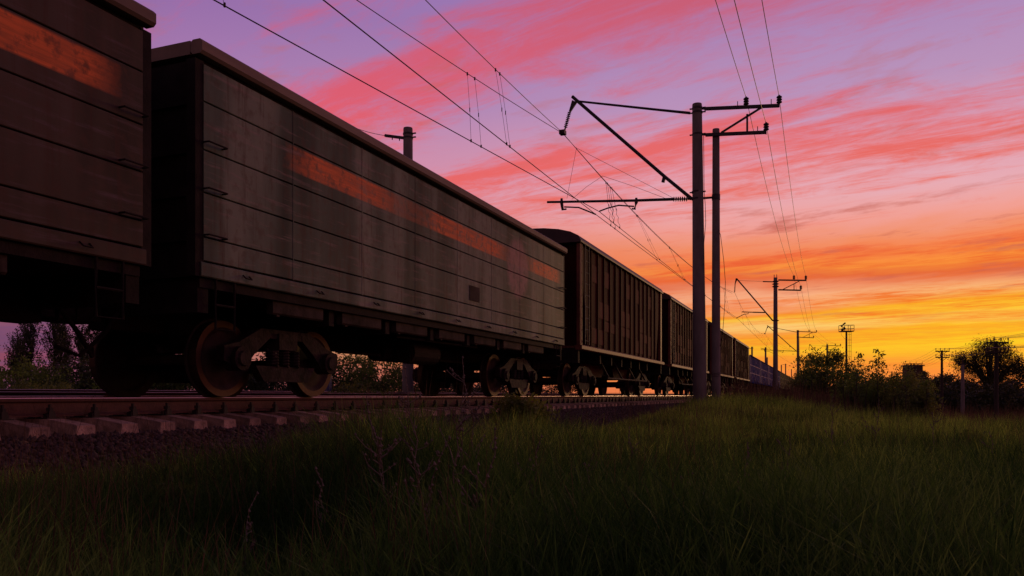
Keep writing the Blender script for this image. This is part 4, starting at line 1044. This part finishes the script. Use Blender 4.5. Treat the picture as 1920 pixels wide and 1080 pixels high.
# ---- grass
def clump_noise(x, y):
    return (np.sin(x * 1.3 + 1.7 * np.sin(y * .8)) + np.sin(y * 1.9 + 1.3 * np.sin(x * 1.1 + 2)) + np.sin((x + y) * .63)) / 3
def inside_bed(x, y): return x < -4.95 - .62 * (1 - sstep((y - 6.5) / 2.5)) * sstep((y - 4.2) / 2.2) + .25 * np.sin(y * 1.3) + .15 * np.sin(y * 3.1)
def blades(n, zr, lat, hmin, hmax, w, segs, lean=.35, hmul=None, keep=None, seed=0, lo=.0):
    rg = np.random.default_rng(seed)
    z = zr[0] + (zr[1] - zr[0]) * rg.random(n) ** lat
    u = rg.uniform(-160, 2080, n)
    r = (u - 960) / FPX * z
    x = FW.x * z + RT.x * r; y = FW.y * z + RT.y * r
    k = ~inside_bed(x, y)
    if keep is not None: k &= keep(x, y, z, u)
    x, y, z = x[k], y[k], z[k]; n = len(x)
    cn = clump_noise(x, y)
    h = rg.uniform(hmin, hmax, n) * (1 + .34 * cn + .22 * clump_noise(x * 3.1 + 5, y * 3.3)) * (.75 + .5 * rg.random(n))
    if hmul is not None: h = h * hmul(x, y, z)
    g = np.maximum(gh(x, y), np.where(x < -4.8, np.interp(x, [p[0] for p in prof[::-1]], [p[1] for p in prof[::-1]]), -9))
    a_ = rg.uniform(0, 2 * np.pi, n); dx, dy = np.cos(a_), np.sin(a_)
    ln = lean * h * (.25 + rg.random(n) ** 1.5) 
    wob = rg.normal(size=n) * .06 * h
    fa = rg.uniform(0, np.pi, n); ex, ey = np.cos(fa) * w, np.sin(fa) * w
    sc = rg.uniform(.6, 1.3, n)
    V = []
    for i in range(segs + 1):
        t = i / segs
        cx = x + dx * ln * t ** 2.2 + ex / w * wob * t; cy = y + dy * ln * t ** 2.2
        cz = g + h * (t - .22 * (ln / h) * t ** 3) - .02
        ww = (1 - t) ** .7 * (.65 + .7 * t) if i < segs else 0
        V.append(np.stack([cx - ex * ww * sc, cy - ey * ww * sc, cz], 1)); V.append(np.stack([cx + ex * ww * sc, cy + ey * ww * sc, cz], 1))
    V = np.stack(V, 1)                           # n, 2(segs+1), 3
    st_ = 2 * (segs + 1); F = []
    for i in range(segs): F.append(np.array([2 * i, 2 * i + 1, 2 * i + 3, 2 * i + 2]))
    F = (np.array(F)[None] + (np.arange(n) * st_)[:, None, None]).reshape(-1, 4)
    return V.reshape(-1, 3), F
def join(parts):
    Vs, Fs, o_ = [], [], 0
    for V, F in parts: Vs.append(V); Fs.append(F + o_); o_ += len(V)
    return np.concatenate(Vs), np.concatenate(Fs)
near_edge = lambda x, y, z: (.50 - .26 * sstep((y - 6.5) / 4)) + (.50 + .26 * sstep((y - 6.5) / 4)) * sstep((x + 5.0) / (1.6 + 1.4 * sstep((y - 6.5) / 4)))
def mead(x, y, z, u): return ~((x > 1.5) & (z > 24))
parts = [blades(70000, (5, 13), 1.0, .34, .50, .0062, 3, .5, near_edge, seed=2),
         blades(70000, (12, 30), 1.1, .32, .48, .011, 2, .45, near_edge, mead, seed=3),
         blades(30000, (26, 75), 1.2, .35, .55, .022, 2, .4, None, None, seed=4)]
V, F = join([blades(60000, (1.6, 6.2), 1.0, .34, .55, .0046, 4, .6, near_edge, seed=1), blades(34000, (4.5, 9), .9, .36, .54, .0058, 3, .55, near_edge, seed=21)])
o = quads_mesh('front_grass', V, F, M['lush_dim']); tag(o, 'long dark green grass closest to the camera', 'grass', kind='stuff')
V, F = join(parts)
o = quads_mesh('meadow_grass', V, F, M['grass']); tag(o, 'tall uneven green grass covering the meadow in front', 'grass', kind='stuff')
def brush_keep(x, y, z, u): return (x > -3.6) & ((z > 24) | ((clump_noise(x * .7 + 3, y * .7) > .35)))
parts = [blades(420, (2.6, 5.5), 1.0, .50, .72, .0022, 5, .35, None, lambda x, y, z, u: (u > 560) & (u < 1420), seed=15),
         blades(16000, (2.2, 14), .9, .42, .74, .0026, 4, .25, None, lambda x, y, z, u: clump_noise(x * .8 + 3, y * .8) > .15, seed=5),
         blades(16000, (15, 30), 1.0, .55, .80, .006, 3, .2, None, brush_keep, seed=6),
         blades(26000, (26, 60), 1.1, .75, 1.1, .012, 3, .2, None, brush_keep, seed=7)]
V, F = join(parts)
o = quads_mesh('dry_grass', V, F, M['straw']); tag(o, 'thin brown dead grass stems standing through the green meadow', 'dry grass', kind='stuff')
# grass strip beyond the tracks
rg = np.random.default_rng(31); n = 30000
x = rg.uniform(-30, -15, n); y = rg.uniform(2, 60, n) ; h = rg.uniform(.25, .6, n) * (1 + .4 * clump_noise(x, y)); g = gh(x, y); fa = rg.uniform(0, 3.14, n)
ex, ey = np.cos(fa) * .012, np.sin(fa) * .012; lx = rg.normal(size=n) * .12; ly = rg.normal(size=n) * .12
V = np.stack([np.stack([x - ex, y - ey, g], 1), np.stack([x + ex, y + ey, g], 1), np.stack([x + lx, y + ly, g + h], 1)], 1).reshape(-1, 3)
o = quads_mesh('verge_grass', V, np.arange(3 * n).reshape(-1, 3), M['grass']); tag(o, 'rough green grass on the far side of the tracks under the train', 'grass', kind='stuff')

# dead weed stalks in front
def weed(u, z, vtop, seed, lab, lean=0.0, nb=6):
    rs = np.random.RandomState(seed); g = gpos(u, z); H = at(u, vtop, z).z - g[2]
    r = empty('dead_weed', (g[0], g[1], g[2]), lab, 'dead weed', 'dead weed stalks in the front grass')
    m = MB(); st_ = [Vector((lean * H * (t / 8) ** 1.3 * RT.x + rs.normal() * .012, lean * H * (t / 8) ** 1.3 * RT.y + rs.normal() * .012, H * t / 8 - .05)) for t in range(9)]
    m.tube(st_, [.0052 - .0004 * t for t in range(9)], 5); heads = []
    for k in range(nb):
        t = rs.uniform(.35, .9); i = int(t * 8); b = st_[i].lerp(st_[i + 1], t * 8 - i); a_ = rs.uniform(0, 6.28); L = H * rs.uniform(.1, .3) * (1.2 - t)
        e = b + Vector((math.cos(a_) * L, math.sin(a_) * L, L * rs.uniform(.6, 1.4))); md = b.lerp(e, .5) + Vector((rs.normal() * .01, rs.normal() * .01, -.01)); m.tube([b, md, e], [.003, .0025, .0018], 4)
        for j in range(3): heads.append(b.lerp(e, rs.uniform(.4, 1.0)))
    for t in np.linspace(.62, 1, 9): i = min(7, int(t * 8)); heads.append(st_[i].lerp(st_[i + 1], t * 8 - i))
    m.build('stalk', M['stalk'], r)
    hm = MB()
    for q in heads: s_ = rs.uniform(.005, .010); hm.tube([q - Vector((0, 0, s_)), q + Vector((s_ * .4, 0, 0)), q + Vector((0, 0, s_ * 1.4))], [.001, s_ * .8, .001], 5)
    hm.build('seed_head', M['stalk'], r)
for a_ in [(862, 4.6, 655, 1, 'tallest dead stalk, straight, left of the small shrub', .02, 8), (800, 4.2, 672, 2, 'branched dead stalk leaning left against the dark wheels', -.12, 9), (905, 4.6, 692, 3, 'thick tipped dead stalk closest to the small shrub', -.10, 5), (745, 4.0, 725, 4, 'short branched dead stalk at the left of the weed group', -.18, 8),
           (840, 3.6, 735, 5, 'middle dead stalk with many side twigs', .08, 9), (700, 3.7, 790, 6, 'low dead stalk left of the weed group', .05, 6), (985, 3.9, 800, 7, 'low dead stalk below the small shrub', .10, 6), (770, 3.4, 800, 8, 'low slanting dead stalk in the weed group', .22, 6),
           (1475, 5.2, 800, 9, 'lone dead stalk right of the masts in the meadow', .0, 6), (1385, 4.6, 815, 10, 'bent dead stalk below the masts in the meadow', .1, 6), (1560, 8.0, 735, 11, 'dead stalk in front of the dark bush', .0, 6), (1640, 8.5, 742, 12, 'dead stalk in front of the green bushes', .03, 6)]: weed(*a_)

# broad leaved weeds among the grass
for i, (u, z, w, H, m_, lab) in enumerate([(1592, 11, .34, .42, 'leaf', 'dark leafy weed clump in the meadow below the green bushes'), (1238, 14, .45, .40, 'leaf', 'leafy weed clump in the grass left of the masts'), (1420, 9, .22, .36, 'leaf_lit', 'small pale leafy weed in the grass below the masts'),
        (560, 6.2, .22, .36, 'leaf', 'leafy weed at the grass edge near the left sleepers'), (1100, 6.5, .20, .34, 'leaf_lit', 'small pale leafy weed in the middle of the meadow'), (1800, 9, .26, .40, 'leaf', 'leafy weed in the meadow at the right, below the concrete post'),
        (330, 4.6, .16, .34, 'leaf', 'leafy weed in the front left grass'), (930, 4.4, .15, .36, 'leaf', 'leafy weed in the front grass beside the dead stalks'), (1690, 5.5, .18, .34, 'leaf', 'leafy weed in the front right grass')]):
    woody('leafy_weed', gpos(u, z), [(0, 0, H * .5, w, H * .5, 1), (w * .4, 0, H * .7, w * .5, H * .3, .5)], .05, 900, M[m_], lab, 'weed', 'leafy weeds in the meadow', spread=.06, seed=200 + i, trunk=.006, asp=.55)
for a_ in [(620, 3.8, 860, 31, 'low dead stalk left of centre in the dark grass', -.1, 7), (1080, 4.2, 835, 32, 'dead stalk right of the weed group', .12, 7), (1190, 6.0, 790, 33, 'thin dead stalk in the grass below the long cantilever', -.05, 6), (1745, 7.5, 765, 34, 'dead stalk right of the pale green bushes', .05, 6), (1870, 6.5, 800, 35, 'dead stalk by the right edge', -.08, 6), (455, 3.4, 905, 36, 'dead stalk in the front left grass', .1, 6), (1290, 4.0, 870, 37, 'forked dead stalk in the front grass below the near masts', .0, 8), (880, 3.0, 780, 38, 'tall front dead stalk leaning right through the weed group', .10, 9), (818, 3.1, 820, 39, 'front dead stalk leaning left in the weed group', -.14, 9)]: weed(*a_)
